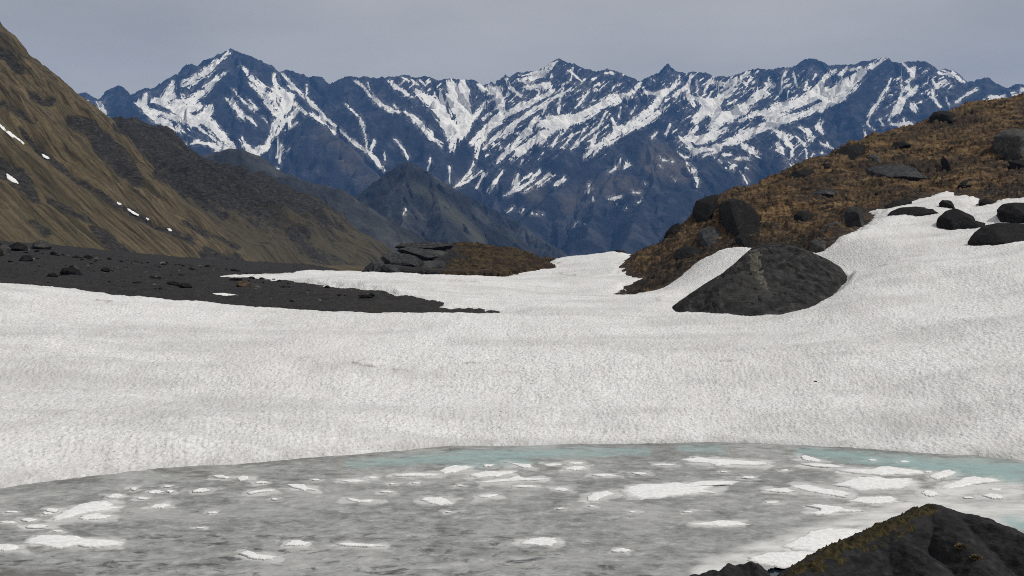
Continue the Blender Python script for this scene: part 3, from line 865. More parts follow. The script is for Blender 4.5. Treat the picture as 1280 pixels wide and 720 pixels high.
ysl = np.concatenate([np.arange(120, 660, 1.25), np.arange(660, 1060, 2.2), np.arange(1060, 1500, 8.0)])
Xl, Yl = polar(-.86, -.06, 640, ysl)
Zl = left_hill(Xl, Yl)
px, py = proj(Xl, Yl, Zl)
jx = px + fbm(Xl * .03, Yl * .03, 4, 111) * 9; jy = py + fbm(Xl * .03, Yl * .03, 4, 112) * 6
rk = strokes(jx, jy, [[(85, 150, 6), (110, 160, 10), (135, 185, 14), (155, 205, 14), (170, 225, 8)], [(60, 125, 5), (40, 118, 4)], [(150, 160, 6), (180, 165, 12), (210, 185, 14), (235, 205, 14), (270, 225, 10), (300, 235, 8)],
                     [(200, 215, 8), (240, 240, 7), (280, 265, 5)], [(25, 165, 2), (60, 198, 3), (100, 225, 3.5), (130, 247, 3.5), (170, 268, 3.5), (215, 290, 3.5), (240, 300, 4)], [(118, 283, 4), (135, 300, 9), (158, 318, 9), (175, 326, 5)],
                     [(255, 315, 6), (275, 322, 8), (300, 326, 8)], [(0, 205, 7), (30, 225, 8), (45, 245, 5)], [(40, 275, 3), (55, 290, 5)], [(65, 250, 2), (95, 265, 3), (115, 275, 2)], [(300, 218, 5), (340, 232, 6), (380, 255, 5), (420, 275, 5)],
                     [(370, 280, 4), (385, 290, 4)], [(0, 60, 6), (30, 85, 5)], [(5, 130, 3), (40, 150, 3)], [(230, 275, 2), (300, 310, 2)], [(320, 250, 3), (350, 275, 3)]], base=-40)
rock = np.maximum(sstep(-7, 5, rk) * .95, .0 * Yl)
farw = sstep(600, 690, Yl + fbm(Xl * .02, Yl * .02, 4, 116) * 30)
rock = np.maximum(rock, farw * (.38 + .45 * sstep(30, 95, Zl) + .5 * fbm(Xl * .012, Yl * .012, 4, 117)))
Zl = Zl + farw * (ridged((Yl - .5 * Xl) * .011 + fbm(Xl * .008, Yl * .008, 3, 118) * .6, Xl * .004, 4, 119) - .75) * 11 * sstep(12, 60, Zl) * sstep(0, 60, np.abs(Yl - 1000))
rock = np.maximum(rock, .36 * sstep(55, 130, Zl))
crag = ridged(Xl * .045 + Yl * .02, Zl * .05, 4, 114)
Zl = Zl - rock * np.maximum(0, .75 - crag) * 4.0
snl = strokes(jx * .3 + px * .7, jy * .3 + py * .7, [])
far_ok = cells(Zl > -14)
mountainside = grid_obj("mountainside", Xl, Yl, Zl, HILLSIDE, keep=far_ok, attrs={"rock": np.clip(rock, 0, 1), "heath": farw})
tag(mountainside, kind="structure")


# ---- hazy mid-distance ridges and the dark pyramid
def range_grid(name, x0, x1, nx, y0, y1, ny, ridges, slope, noise, mat, seed, snow_strokes=(), grass_strokes=(), zmin=-150, grass_base=.0, sub=None, jig=1.5, grad=1.0, crest=1.0):
    ysr = np.linspace(y0, y1, ny)
    Xr, Yr = np.meshgrid(np.linspace(x0, x1, nx), ysr)
    w = noise * .5
    fq = 1.0 / (noise * 6)
    Xq = Xr + fbm(Xr * fq, Yr * fq, 4, seed) * w; Yq = Yr + fbm(Xr * fq, Yr * fq, 4, seed + 1) * w
    near = np.minimum(1, 1)
    H, D, S = ridge_field(Xr * .25 + Xq * .75, Yr * .25 + Yq * .75, ridges, slope)
    amp = 1 - np.exp(-D / (noise * 1.6))
    g = ridged(S / (noise * 3.2) + fbm(Xr * fq, Yr * fq, 3, seed + 2) * .5, D / (noise * 22), 4, seed + 3)
    H = H + (g - .35) * noise * amp * .75 * grad
    H = H + fbm(Xr / (noise * 5), Yr / (noise * 5), 6, seed + 4, .55) * noise * (.16 + .9 * amp)
    H = H + ridged(Xr / (noise * 1.5), Yr / (noise * 1.5), 4, seed + 5) * noise * .17
    H = H + (np.abs(perlin2(S / (noise * .55), S * 0 + 3.3, seed + 8)) * .9 + ridged(S / (noise * .22), S * 0 + 1.7, 2, seed + 9) * .45 - .45) * noise * .16 * np.exp(-D / (noise * 1.2)) * crest
    px, py = proj(Xr, Yr, H)
    j1 = fbm(Xr / (noise * .45), H / (noise * .45), 4, seed + 6) * jig; j2 = fbm(Xr / (noise * .45), H / (noise * .45), 4, seed + 7) * jig
    s = strokes(px + j1, py + j2, snow_strokes, rib=1.5) + .35
    gr = np.maximum(grass_base, sstep(-10, 8, strokes(px, py, grass_strokes, base=-50)))
    if sub is not None:
        s = np.maximum(s, sub(px, py, Xr, Yr, H))
    o = grid_obj(name, Xr, Yr, np.maximum(H, zmin - 3), mat, keep=cells(H > zmin), attrs={"snow": s, "grass": gr + 0 * H})
    return tag(o, kind="structure")


C_r = [dict(p=pts([(180, 190, 2350), (255, 196, 2400), (275, 190, 2400), (293, 185.5, 2400), (308, 191, 2400), (320, 199, 2400), (335, 207, 2400), (350, 216, 2400), (368, 222, 2400), (395, 232, 2400), (415, 235, 2400), (430, 243, 2400), (448, 254, 2400), (470, 272, 2400), (500, 300, 2400), (530, 330, 2400)])),
       dict(p=pts([(293, 186, 2400), (320, 225, 2250), (350, 260, 2100), (380, 300, 1950)]))]
range_grid("hill", -900, -80, 330, 1650, 2900, 330, C_r, lambda d: .62 * d, 22, MIDMAT, 201, grass_base=.15)
M_r = [dict(p=pts([(340, 300, 3100), (390, 285, 3200), (420, 275, 3300), (440, 262.5, 3350), (462, 240, 3400), (472, 231, 3430), (480, 222, 3450), (488, 214, 3470), (497, 207, 3480), (505, 204, 3500), (510, 203, 3500), (516, 204, 3500), (524, 208, 3500), (535, 216, 3480), (545, 224, 3470), (555, 232, 3450), (566, 241, 3430),
                   (575, 249, 3400), (588, 262, 3370), (600, 276, 3330), (612, 292, 3300), (622, 306, 3280), (640, 330, 3250)])),
       dict(p=pts([(510, 203, 3500), (508, 222, 3380), (500, 245, 3260), (505, 275, 3100), (490, 320, 2850)])),
       dict(p=pts([(535, 216, 3480), (548, 250, 3300), (556, 290, 3050), (565, 330, 2850)])),
       dict(p=pts([(462, 240, 3400), (440, 280, 3150), (420, 320, 2950)])),
       dict(p=pts([(548, 240, 4300), (562, 237, 4300), (575, 240, 4300), (590, 247, 4280), (600, 253, 4250), (612, 259, 4230), (625, 265, 4200), (640, 274, 4150), (650, 281, 4100), (668, 293, 4050), (680, 301, 4000), (695, 312, 3950), (712, 326, 3900), (740, 345, 3850)])),
       dict(p=pts([(625, 265, 4200), (640, 295, 4000), (650, 330, 3800)]))]
M_snow = [[(437, 279, .9), (445, 275, 1), (447, 273, .4)], [(452, 275, .4), (462, 265, .6)], [(504, 268, .3), (508, 261, .6)], [(425, 267, .6), (428, 266, .9)], [(490, 285, .3), (494, 280, .4)]]
range_grid("mountain", -1000, 480, 560, 2500, 4700, 520, M_r, lambda d: .78 * d, 19, MIDMAT, 221, M_snow, [[(450, 270, 10), (480, 290, 14)], [(520, 230, 2), (560, 260, 4), (600, 300, 6)], [(430, 265, 6), (445, 285, 10)]], grass_base=.06, grad=2.6)

# ---- the snowy range
SKY = [(60, 120), (95, 117.5), (106, 116), (113, 121), (120, 126), (127, 126.5), (134, 120), (140, 112.5), (147, 107.5), (153, 114), (159, 119.5), (167.5, 117.5), (175, 114), (182.5, 111), (189, 113), (196, 115), (205, 107), (215, 100), (220, 94), (225, 89), (229, 84), (234, 81), (240, 81), (246, 83), (252.5, 84.5),
       (258, 80), (262.5, 77.5), (267, 73), (272.5, 69), (278, 67.5), (284, 64), (290, 61), (296, 64), (302.5, 67.5), (310, 71), (315, 71.5), (321, 74), (331, 79), (337, 84), (342.5, 89), (350, 91), (355, 89), (360, 87), (366, 88), (372.5, 91), (379, 93), (385, 97.5), (390, 97), (394, 96), (401, 100), (410, 106),
       (417, 104), (425, 102), (434, 100.5), (440, 98), (444, 97.5), (451, 98.5), (457.5, 96), (463, 98), (470, 99.5), (477, 98), (482.5, 98), (488, 96), (495, 94.5), (501, 96), (507.5, 95), (515, 98), (522, 99), (527, 97), (532.5, 97), (539, 99), (545, 102.5), (552, 102), (560, 100), (567, 100), (575, 101), (583, 101), (590, 101),
       (595, 104), (600, 107.5), (608, 108), (615, 107.5), (623, 101), (631, 94), (635, 96), (640, 99), (644, 94), (647, 91), (655, 91), (662, 90.5), (670, 90), (677, 89.5), (685, 83), (692, 79), (699, 74.5), (704, 76.5), (710, 79.5), (715, 80), (720, 83), (725, 86), (735, 88), (745, 90.5), (754, 88.5), (762.5, 88), (772.5, 90), (778, 93), (784, 97),
       (792, 100), (800, 102), (806, 99), (812.5, 95), (819, 92), (825, 90), (831, 85), (836, 80.5), (842, 86), (847.5, 90), (857.5, 92.5), (866, 90), (877.5, 91), (885, 92), (892.5, 95), (901, 96), (910, 97.5), (918, 95), (925, 92.5), (932, 90), (940, 87.5), (950, 86), (960, 87), (975, 85.5), (987.5, 85), (994, 86), (999, 81), (1005, 76), (1014, 74), (1022.5, 77),
       (1032.5, 84), (1045, 81), (1056, 81), (1067.5, 81), (1080, 77.5), (1087, 77), (1095, 74.5), (1106, 71), (1115, 77.5), (1125, 80.5), (1135, 77.5), (1143, 78), (1150, 77.5), (1160, 84), (1172.5, 89), (1182, 88), (1192.5, 89), (1200, 96), (1207.5, 102.5), (1217.5, 101), (1224, 98), (1230, 96), (1237.5, 97.5), (1241, 104), (1246, 111), (1253, 113), (1260, 115), (1265, 109), (1270, 105.5), (1280, 107), (1310, 112), (1380, 100)]


def sky_depth(x):
    return 8000 + 250 * math.sin(x * .009) + 120 * math.sin(x * .031 + 1)


def sk(x, dy=0):
    xs_ = [q[0] for q in SKY]; return float(np.interp(x, xs_, [q[1] for q in SKY])) + dy


R = [dict(p=[tuple(P(x, y, sky_depth(x))) for x, y in SKY])]


def spur(*q, k=1.0):
    l = [(q[0][0], sk(q[0][0]), sky_depth(q[0][0]))] + list(q[1:]) if len(q[0]) == 1 else list(q)
    R.append(dict(p=pts(l), k=k))


spur((147,), (152, 135, 7600), (165, 160, 7200), (190, 190, 6700), (210, 230, 6200))
spur((290,), (280, 88, 7850), (268, 110, 7600), (258, 128, 7350), (268, 148, 7050), (283, 170, 6800), (300, 190, 6550), (310, 215, 6250), (320, 250, 5800))
spur((258, 128, 7350), (235, 145, 7050), (225, 170, 6700), (230, 200, 6350), (250, 240, 5900))
spur((290,), (300, 95, 7800), (318, 122, 7450), (332, 150, 7100), (340, 172, 6850))
spur((360,), (372, 115, 7600), (382, 140, 7150), (400, 152, 6900), (425, 175, 6600), (450, 200, 6350), (475, 225, 6050), (500, 260, 5600))
spur((382, 140, 7150), (372, 165, 6800), (360, 195, 6500), (365, 230, 6100), (380, 260, 5700))
spur((457,), (470, 118, 7900), (490, 138, 7700), (520, 160, 7450), (555, 180, 7250))
spur((507,), (520, 122, 7950), (545, 145, 7700), (560, 172, 7400), (563, 188, 7150), (562, 215, 6900), (565, 240, 6500))
spur((592,), (598, 125, 7850), (596, 150, 7600), (580, 178, 7300), (590, 200, 7000), (592, 225, 6700))
spur((631,), (645, 115, 7850), (660, 122, 7700))
spur((699,), (690, 105, 7800), (668, 135, 7500), (640, 165, 7200), (615, 195, 6900), (590, 230, 6500), (570, 260, 6100))
spur((725,), (735, 115, 7700), (715, 150, 7300), (690, 175, 7000), (650, 200, 6700), (625, 235, 6300), (610, 280, 5700))
spur((800,), (765, 128, 7600), (740, 148, 7300), (720, 172, 7000), (690, 195, 6700), (660, 225, 6350))
spur((836,), (825, 118, 7650), (800, 135, 7350), (770, 155, 7100), (745, 170, 6900))
spur((775, 175, 6700), (800, 162, 6600), (808, 166, 6580), (830, 178, 6550), (850, 192, 6500), (865, 202, 6450), (874, 220, 6300), (880, 245, 6000), (890, 280, 5500))
spur((800, 162, 6600), (770, 182, 6450), (735, 208, 6250), (700, 238, 6000), (670, 260, 5800), (640, 290, 5450))
spur((803, 165, 6590), (815, 195, 6350), (820, 225, 6050), (800, 262, 5650), (780, 310, 5100))
spur((770, 182, 6450), (765, 220, 6150), (745, 250, 5850), (735, 300, 5200))
spur((877,), (868, 120, 7700), (850, 150, 7300), (842, 165, 7100))
spur((940,), (915, 120, 7650), (895, 150, 7250), (880, 175, 6950))
spur((1106,), (1085, 95, 7800), (1063, 118, 7550), (1048, 140, 7250), (1025, 158, 7000), (985, 158, 6800), (940, 178, 6600), (900, 196, 6400), (882, 205, 6300))
spur((1048, 140, 7250), (1035, 170, 6850), (1050, 200, 6450), (1060, 240, 6000))
spur((985, 158, 6800), (975, 185, 6500), (985, 215, 6150), (990, 260, 5600))
spur((940, 178, 6600), (930, 215, 6150), (925, 260, 5600))
spur((1014,), (1005, 105, 7700), (985, 125, 7400))
spur((1150,), (1138, 110, 7700), (1120, 140, 7300), (1100, 170, 6900), (1090, 200, 6500))
spur((1125,), (1110, 105, 7800), (1090, 140, 7400), (1075, 170, 7000))
spur((1230,), (1215, 115, 7800), (1190, 135, 7500), (1165, 160, 7100))

SNOWS = [
    [(127, 128, 2), (130, 140, 2.5), (132, 150, 3)], [(121, 127, .8), (125, 138, .8)], [(109, 126, .8), (112, 134, 1)], [(120, 138, 1), (124, 145, 1.5)],
    [(285, 66, 1.5), (272, 78, 3), (258, 90, 4), (242, 100, 4), (228, 106, 2.5)], [(280, 90, 1.5), (265, 105, 3), (250, 118, 4), (235, 126, 4), (220, 128, 3)],
    [(217, 103, 2), (212, 115, 4), (205, 125, 4), (215, 122, 3)], [(172, 127, 2), (181, 136, 3.5), (192, 146, 4), (208, 154, 3.5), (225, 164, 2)], [(185, 124, 2), (200, 127, 2.5), (216, 132, 3.5), (235, 136, 3.5), (250, 133, 3)],
    [(205, 132, 2), (225, 141, 3), (245, 151, 5), (258, 145, 5), (262, 135, 3)], [(176, 122, 1.5), (184, 118, 1.5)], [(253, 146, 5), (266, 159, 5), (278, 170, 4), (287, 179, 3), (291, 185, 2)], [(190, 138, 2), (215, 146, 2), (240, 155, 2.5)],
    [(240, 152, .8), (252, 162, 1.5), (258, 167, .8)], [(262, 170, 1), (275, 180, 1.5), (284, 186, 1.5)], [(235, 180, 2), (248, 177, 2), (262, 180, 2.5), (275, 186, 2.5), (287, 186, 2)], [(270, 188, 1.5), (283, 190, .8)], [(265, 180, 1.5), (274, 190, 1)],
    [(302, 174, 1.5), (308, 185, 3.5), (318, 192, 4.5), (330, 186, 3), (334, 180, 1)], [(334, 186, 2), (340, 170, 2.5), (345, 155, 3), (350, 145, 4.5), (358, 131, 6.5), (362, 121, 5), (352, 118, 4), (345, 110, 3), (344, 94, 1.5)],
    [(300, 81, .8), (314, 97, 2.2), (328, 110, 3.5), (340, 119, 4), (346, 132, 3)], [(312, 103, 1), (325, 115, 2), (335, 128, 2), (343, 142, 2.5)], [(289, 110, .6), (305, 127, 1.2), (318, 140, .8)], [(308, 122, .8), (321, 136, 1.4)],
    [(330, 127, 1), (344, 142, 1.5), (352, 148, 1.5)], [(285, 122, 1.5), (292, 130, 3.5), (299, 141, 3), (304, 149, 1)], [(305, 144, .8), (313, 149, 1.2), (320, 157, 1)], [(328, 147, .6), (338, 157, .8)], [(350, 156, 1.5), (361, 149, 2.5), (369, 138, 2.5)], [(357, 163, .8), (371, 153, 1.2)],
    [(335, 198, 1.5), (345, 193, 3), (353, 186, 2.5)], [(351, 190, 2), (350, 203, 1.5)], [(347, 211, 1.3)], [(358, 190, .5), (362, 185, .6)], [(345, 168, 1.5), (352, 158, 1.5)],
    [(352, 91, 1), (365, 105, 1.3), (380, 120, 1.8), (395, 135, 1.8), (409, 150, 1.8), (425, 164, 1.5), (445, 180, 1.6), (465, 194, 1.8), (480, 213, 2.3)], [(369, 130, 2), (382, 142, 2)], [(389, 142, 1.5), (405, 156, 1.2)], [(400, 146, 1), (418, 166, 1.8)], [(384, 105, .5), (383, 118, .7)], [(360, 108, .8), (367, 112, 1)],
    [(432, 130, .7), (450, 147, 1), (453, 155, 1.5), (458, 175, .8), (457, 190, 1)], [(468, 176, 1.2), (463, 191, 1)], [(493, 173, .6), (505, 187, .7), (510, 199, .7)], [(538, 198, 1), (535, 213, 1)], [(562, 208, .7), (562, 230, .9)], [(480, 190, .6), (481, 200, .8)],
    [(445, 101, 1.2), (460, 115, 2), (475, 130, 2.5), (490, 138, 2), (499, 140, .8)], [(460, 103, .6), (462, 112, .6)], [(486, 101, 1.5), (495, 108, 2.8), (505, 115, 2), (514, 122, 1)], [(503, 97, .8), (511, 101, 1.3)], [(524, 100, .8), (531, 107, 1)], [(500, 105, 1), (506, 100, .8)], [(515, 99, 1), (522, 106, .8)], [(492, 130, .8), (497, 136, .9)],
    [(523, 114, 3), (535, 125, 5), (548, 135, 7), (556, 150, 8), (565, 165, 8), (566, 175, 5), (564, 188, 1.2)], [(548, 115, 3), (553, 125, 5)], [(563, 106, 5), (569, 120, 9), (575, 135, 11), (580, 150, 9), (575, 165, 8), (570, 172, 5)], [(577, 104, 5), (580, 115, 6), (581, 128, 5)], [(590, 145, 4), (582, 160, 4)],
    [(596, 104, 1.5), (603, 110, 3), (613, 113, 4.5), (621, 113, 4), (625, 125, 4), (627, 140, 3.5), (615, 155, 4), (602, 168, 3), (590, 178, 2.5)], [(609, 129, 2.2), (600, 138, 2), (589, 149, 3)], [(612, 142, 1.2), (604, 150, 1.6)],
    [(507, 140, 1.3), (518, 150, 2.4), (530, 163, 2.4), (542, 175, 2.3), (552, 181, 1.3)], [(513, 142, .8), (528, 154, .8), (542, 167, 1)],
    [(634, 99, 1.6), (638, 109, 2), (651, 120, 1.3)], [(635, 117, 1.8)], [(650, 98, 2), (665, 96, 4), (678, 92, 4), (688, 83, 2), (697, 77, 1.2)], [(655, 110, 2), (668, 108, 3), (685, 107, 3.5), (681, 113, 2.5)], [(690, 94, 1.2), (689, 97, 1)], [(655, 101, 1.5), (660, 105, 1.5)],
    [(690, 115, 2.5), (672, 124, 2.5), (655, 132, 3.5), (640, 140, 3), (625, 150, 3), (610, 163, 3), (598, 180, 2.7), (595, 196, 1.8)], [(680, 130, 1.5), (660, 142, 2.5), (645, 152, 2.5), (632, 165, 2.5), (616, 175, 2), (604, 186, 1.5)], [(672, 150, 3.5), (660, 164, 3.5), (648, 175, 3), (635, 188, 2.3), (622, 203, 1.8)],
    [(690, 162, 4.5), (676, 170, 4.5), (665, 178, 3.5), (650, 190, 2.6), (638, 199, 1.8)], [(645, 188, 1.6), (656, 182, 1.8)], [(705, 116, 1.2), (690, 124, 1.8), (676, 133, 1.6)], [(650, 205, .9), (653, 200, 1)], [(640, 162, 1), (630, 172, 1.3)],
    [(592, 203, 1.2), (588, 215, 1.4), (578, 226, 1.4), (567, 234, .8)], [(602, 214, 1.8), (586, 225, 1.8), (570, 233, 1.3)], [(605, 217, .8), (596, 235, 1.4)], [(628, 214, .8), (619, 227, 1.8), (609, 241, .8)], [(610, 216, .7), (606, 220, 1)],
    [(647, 219, 1.5), (645, 230, 3), (638, 241, 1.5), (630, 244, .8)], [(674, 214, 1.8), (664, 226, 1.6), (650, 236, 1.5), (632, 244, .8)], [(688, 216, 1.2), (673, 229, 1.3), (655, 240, .9)], [(705, 223, 2), (696, 231, 1.5)], [(652, 226, 1), (664, 218, 1.5)], [(694, 218, .6), (672, 234, .7)],
    [(641, 260, .8), (634, 265, .4)], [(654, 262, 1.2), (652, 266, 1)], [(650, 265, .6)], [(665, 266, .9)], [(671, 267, .8)], [(678, 268, .6)], [(715, 283, 1.2), (723, 277, 1.6)],
    [(672, 155, 3.5), (690, 153, 8.5), (705, 152, 7.5), (725, 147, 5.5), (740, 138, 4.5), (755, 128, 3), (770, 118, 2.3), (774, 112, .8)], [(698, 141, 1.5), (701, 120, 1.5), (705, 110, 1)], [(720, 135, .8), (730, 121, 1.1), (736, 114, .8)], [(678, 143, 1), (684, 130, 1.2)],
    [(800, 105, 1.6), (790, 115, 2.7), (775, 122, 2.7), (760, 130, 2.7), (744, 136, 2.5)], [(799, 109, 1.5), (775, 125, 2)], [(743, 112, 1.5), (746, 114, 1.2)], [(712, 88, .8), (728, 102, 1)], [(716, 85, .7), (714, 100, .6)], [(757, 90, 1), (766, 92, 1.4)],
    [(850, 95, 1.6), (841, 109, 2.5), (830, 118, 3.5), (820, 130, 3.5), (806, 144, 4.5), (790, 155, 4.5), (775, 165, 4.5), (760, 175, 3.5), (745, 185, 3.5), (731, 196, 2.3)], [(864, 95, 1.5), (857, 110, 2), (845, 120, 2.5)], [(806, 115, 1.8), (820, 118, 2), (833, 111, 1.6)], [(815, 99, 1.2), (818, 101, 1)],
    [(832, 135, 2.3), (816, 147, 3.3), (800, 156, 2.5), (785, 165, 2.5)], [(764, 149, 1.2), (770, 160, 2.3), (766, 170, 2)], [(744, 170, 1.7), (738, 186, 1.8)], [(776, 134, .8), (773, 146, 1)], [(795, 132, .8), (789, 142, .9)], [(758, 140, .8), (746, 160, 1.3), (722, 178, 1.2), (714, 186, .8)], [(701, 165, .8), (690, 183, 1.4)],
    [(716, 170, .8), (704, 184, 1.5)], [(735, 158, .7), (728, 165, .9)], [(838, 155, .8), (833, 168, 1.4)], [(821, 165, 1), (815, 172, 1)],
    [(893, 104, 2.3), (910, 106, 2.6), (924, 98, 2.6), (936, 92, 1.8)], [(860, 110, 1.7), (862, 122, 2.5), (868, 131, 2.8)], [(865, 120, 1.7), (877, 126, 3), (889, 131, 6.5), (880, 140, 5.5), (870, 148, 2.7)], [(905, 115, 1.8), (915, 112, 2.5), (897, 125, 4.5), (891, 135, 7), (896, 145, 7), (911, 145, 7), (930, 135, 4.5), (945, 121, 3.5), (956, 112, 2.5)],
    [(870, 160, 2.6), (860, 175, 3.6), (875, 175, 5.5), (890, 170, 5), (906, 160, 2.7)], [(890, 160, 4.5), (900, 150, 4.5)], [(851, 172, 1.6), (862, 183, 2.8), (872, 190, 2.8)], [(869, 191, 2.6), (895, 185, 3.6), (915, 177, 3.6), (930, 170, 4.5), (950, 161, 4.5), (970, 152, 5), (990, 147, 5)], [(880, 195, 1.3), (900, 188, 1.5)],
    [(848, 190, .9), (855, 197, 1.4), (865, 195, 1.4), (863, 187, .9)], [(859, 205, 1.6), (868, 215, 2.4), (872, 225, 1.8), (872, 233, .9)], [(880, 115, .8), (888, 100, 1), (893, 96, .8)], [(872, 115, .8), (870, 100, .9)], [(925, 100, 1), (934, 106, 1.5), (940, 96, 1.5)], [(945, 120, 3), (955, 115, 2.5), (960, 118, 2)], [(925, 150, 2.5), (945, 142, 3), (960, 140, 3)],
    [(905, 192, 2), (912, 194, 2.2)], [(912, 203, 1), (916, 209, 2.5), (919, 207, 2)], [(920, 198, 1.8), (935, 198.5, 1.5)], [(928, 183, 2.5), (941, 189, 3.5), (948, 195, 2.7)], [(902, 203, 1.4), (899, 200, 1)], [(895, 192, .9), (885, 187, 1)], [(932, 210, 1.2), (940, 210, .8)], [(893, 197, .7)], [(907, 210, 1)], [(925, 214, .7), (934, 228, 1.2)],
    [(783, 203, 2), (786, 206, 1.8), (780, 210, 1)], [(776, 199, .8), (770, 210, 1.1), (760, 217, .8)], [(777, 211, .9)], [(737, 230, .8), (735, 240, 1.2), (737, 234, 1.5)], [(742, 246, .9), (741, 251, 1.2)], [(762, 249.5, 1.5), (775, 246, 2)], [(771, 255, 1)], [(797, 253, 1), (802, 250, 1.2)], [(783, 260.5, 1)], [(790, 240.5, .7), (800, 241, .9)],
    [(825, 195, .7), (829, 200, .9), (841, 202, .8)], [(825, 208, .9)], [(806, 229.5, .8)], [(731, 280, .8)], [(704, 225, 2), (693, 232, .9)], [(840, 220, .5), (845, 228, .5)],
    [(960, 105, 2.6), (968, 109, 2.6)], [(977, 97, .7), (976, 116, 1.1)], [(992, 92, .9), (996, 108, 1.1)], [(1020, 93, 1.4)], [(1010, 100, .8), (1006, 112, 1.3)], [(983, 88, .8), (980, 95, .8)],
    [(1043, 87, 1.6), (1030, 100, 2.6), (1020, 110, 2.6), (1012, 118, 1.8)], [(1105, 73, 1.5), (1091, 82, 2.5), (1078, 90, 2.6), (1065, 100, 3.6), (1050, 110, 5), (1035, 115, 5), (1015, 122, 5.5), (1000, 128, 5.5), (985, 133, 6), (970, 138, 7), (962, 145, 7)],
    [(1080, 91, 2.6), (1066, 107, 4.5), (1051, 121, 4.5), (1035, 129, 4.5), (1015, 138, 3.6), (1000, 145, 3.6), (980, 150, 2.6), (960, 156, 1.8)], [(1058, 85, 1.8), (1050, 94, 1.8)], [(1063, 88, 1.2), (1075, 84, 1.6)], [(960, 160, 1.3), (976, 154, 1.7)], [(1045, 112, 3), (1058, 100, 3)],
    [(968, 163, 1.7), (979, 170, 3.2), (985, 179, 2.6), (990, 184, 1.6)], [(972, 180, 2.4), (978, 188, 1.7)], [(1001, 160, 1.6), (1010, 165, 3), (1012, 174, 2.5), (1017, 171, 1.6)], [(997, 172, 1.5), (1006, 180, 2.2)], [(1027, 150, 1.4), (1022, 160, 2.6), (1028, 167, 1.6)], [(1025, 178, .9), (1035, 183, 1.5), (1041, 186, .8)], [(1027, 191, 1.2)], [(1016, 193.5, 2)],
    [(990, 191, 1.8), (988, 198, .9)], [(1008, 188, .9), (1009, 203, .8)], [(989, 203, 1.2), (993, 210, 2.2)], [(1034, 178, .8), (1035, 182, 1)], [(970, 187, 1.5), (980, 192, 1.5)], [(1013, 205, .8)],
    [(1113, 99, .8), (1108, 112, 1.7), (1100, 125, 1.7), (1093, 135, 2.2), (1085, 146, .8)], [(1129, 80, 1.7), (1137, 88, 2.2), (1143, 86, 1.8)], [(1141, 90, 2), (1140, 97, 2.2), (1133, 102, 1.6)], [(1147, 108, 1.7), (1138, 115, 1.8), (1130, 125, 2.3), (1122, 140, 2.6), (1115, 145, 1.7)], [(1126, 98, .8), (1128, 115, 1.6), (1120, 135, 1.6), (1111, 150, 1.2)],
    [(1139, 130, 2.4), (1145, 138, 2)], [(1145, 130, .8), (1152, 127, .9)], [(1115, 155, 1.8), (1125, 158, 3.6), (1139, 157, 3.2), (1127, 163, 3)], [(1130, 148, 1), (1134, 156, 1.5)], [(1088, 140, .8), (1085, 155, 1), (1093, 162, .9)], [(1080, 159, .9), (1082, 171, 1)], [(1099, 149, .7), (1104, 157, .8)], [(1096, 150, .5), (1110, 144, .8)],
    [(1165, 103, 1.8), (1171, 108, 2.6), (1181, 102, 2.4)], [(1167, 112, 1.4), (1166, 122, 1.1), (1176, 134, 1.5)], [(1182, 122, .9), (1186, 134, 1.1)], [(1190, 107, .9), (1186, 112, .8)], [(1174, 90, 1.2), (1190, 93, 2.5), (1198, 98, 2), (1205, 103, .8)], [(1222, 111, .9), (1210, 117, 1.7), (1200, 124, 1.3), (1195, 129, .8)],
    [(1222, 132, 2), (1240, 124, 3.2), (1255, 123, 3.6), (1268, 120, 3), (1300, 122, 3)], [(1277, 113, 2), (1290, 114, 2)], [(1135, 103, .8), (1137, 112, .9)],
]
# snow lies thicker in the upper basins of the right half: thin slanting ribs between the big patches
DENS = [[(610, 130, 18), (700, 110, 18), (800, 120, 22), (880, 115, 25), (960, 115, 25), (1040, 105, 18)], [(620, 180, 22), (700, 165, 25), (760, 165, 22)], [(860, 165, 20), (960, 150, 20)], [(990, 185, 20)], [(1120, 110, 20), (1180, 105, 14)], [(220, 120, 20), (230, 150, 20)], [(530, 115, 20)]]


def ribs(px, py, Xr, Yr, H):
    d = sstep(-14, 14, strokes(px, py, DENS, base=-60))
    a = math.radians(38)
    along = (px * math.cos(a) - py * math.sin(a)) ; acr = (px * math.sin(a) + py * math.cos(a))
    dirn = np.where(px < 420, 1.0, 0.0)
    al2 = (px * math.cos(a) + py * math.sin(a)); ac2 = (-px * math.sin(a) + py * math.cos(a))
    A = np.where(dirn > 0, al2, along); B = np.where(dirn > 0, ac2, acr)
    n = fbm(A * .06, B * .30, 5, 333, .6)
    return (n - .50 + .36 * d) * 9 - 1.0 + np.where(d < .02, -6, 0)


FGR = [[(430, 200, 8), (460, 230, 16)], [(820, 200, 20), (850, 215, 14)], [(720, 250, 20), (780, 240, 20)], [(930, 210, 16)], [(990, 205, 14)], [(670, 240, 12)], [(400, 165, 6), (450, 200, 8)]]


def far_slope(d):
    return 1.05 * d * (.62 + .38 * np.exp(-d / 260.0))


range_grid("mountain_range", -4650, 4450, 1600, 4700, 8700, 600, R, far_slope, 62, FARMAT, 301, SNOWS, FGR, grass_base=.12, sub=ribs, jig=1.1, grad=3.0, crest=1.5)

vx, vy = np.meshgrid(np.linspace(-6500, 6500, 40), np.linspace(-700, 9300, 40))
vz = np.where(vy < 330, np.minimum(-60, -60), -140) + 0 * vx
valley = grid_obj("valley_ground", vx, vy, vz, VALLEY); tag(valley, kind="structure")
# ------------------------------------------------------------------ rocks
_ico = {}


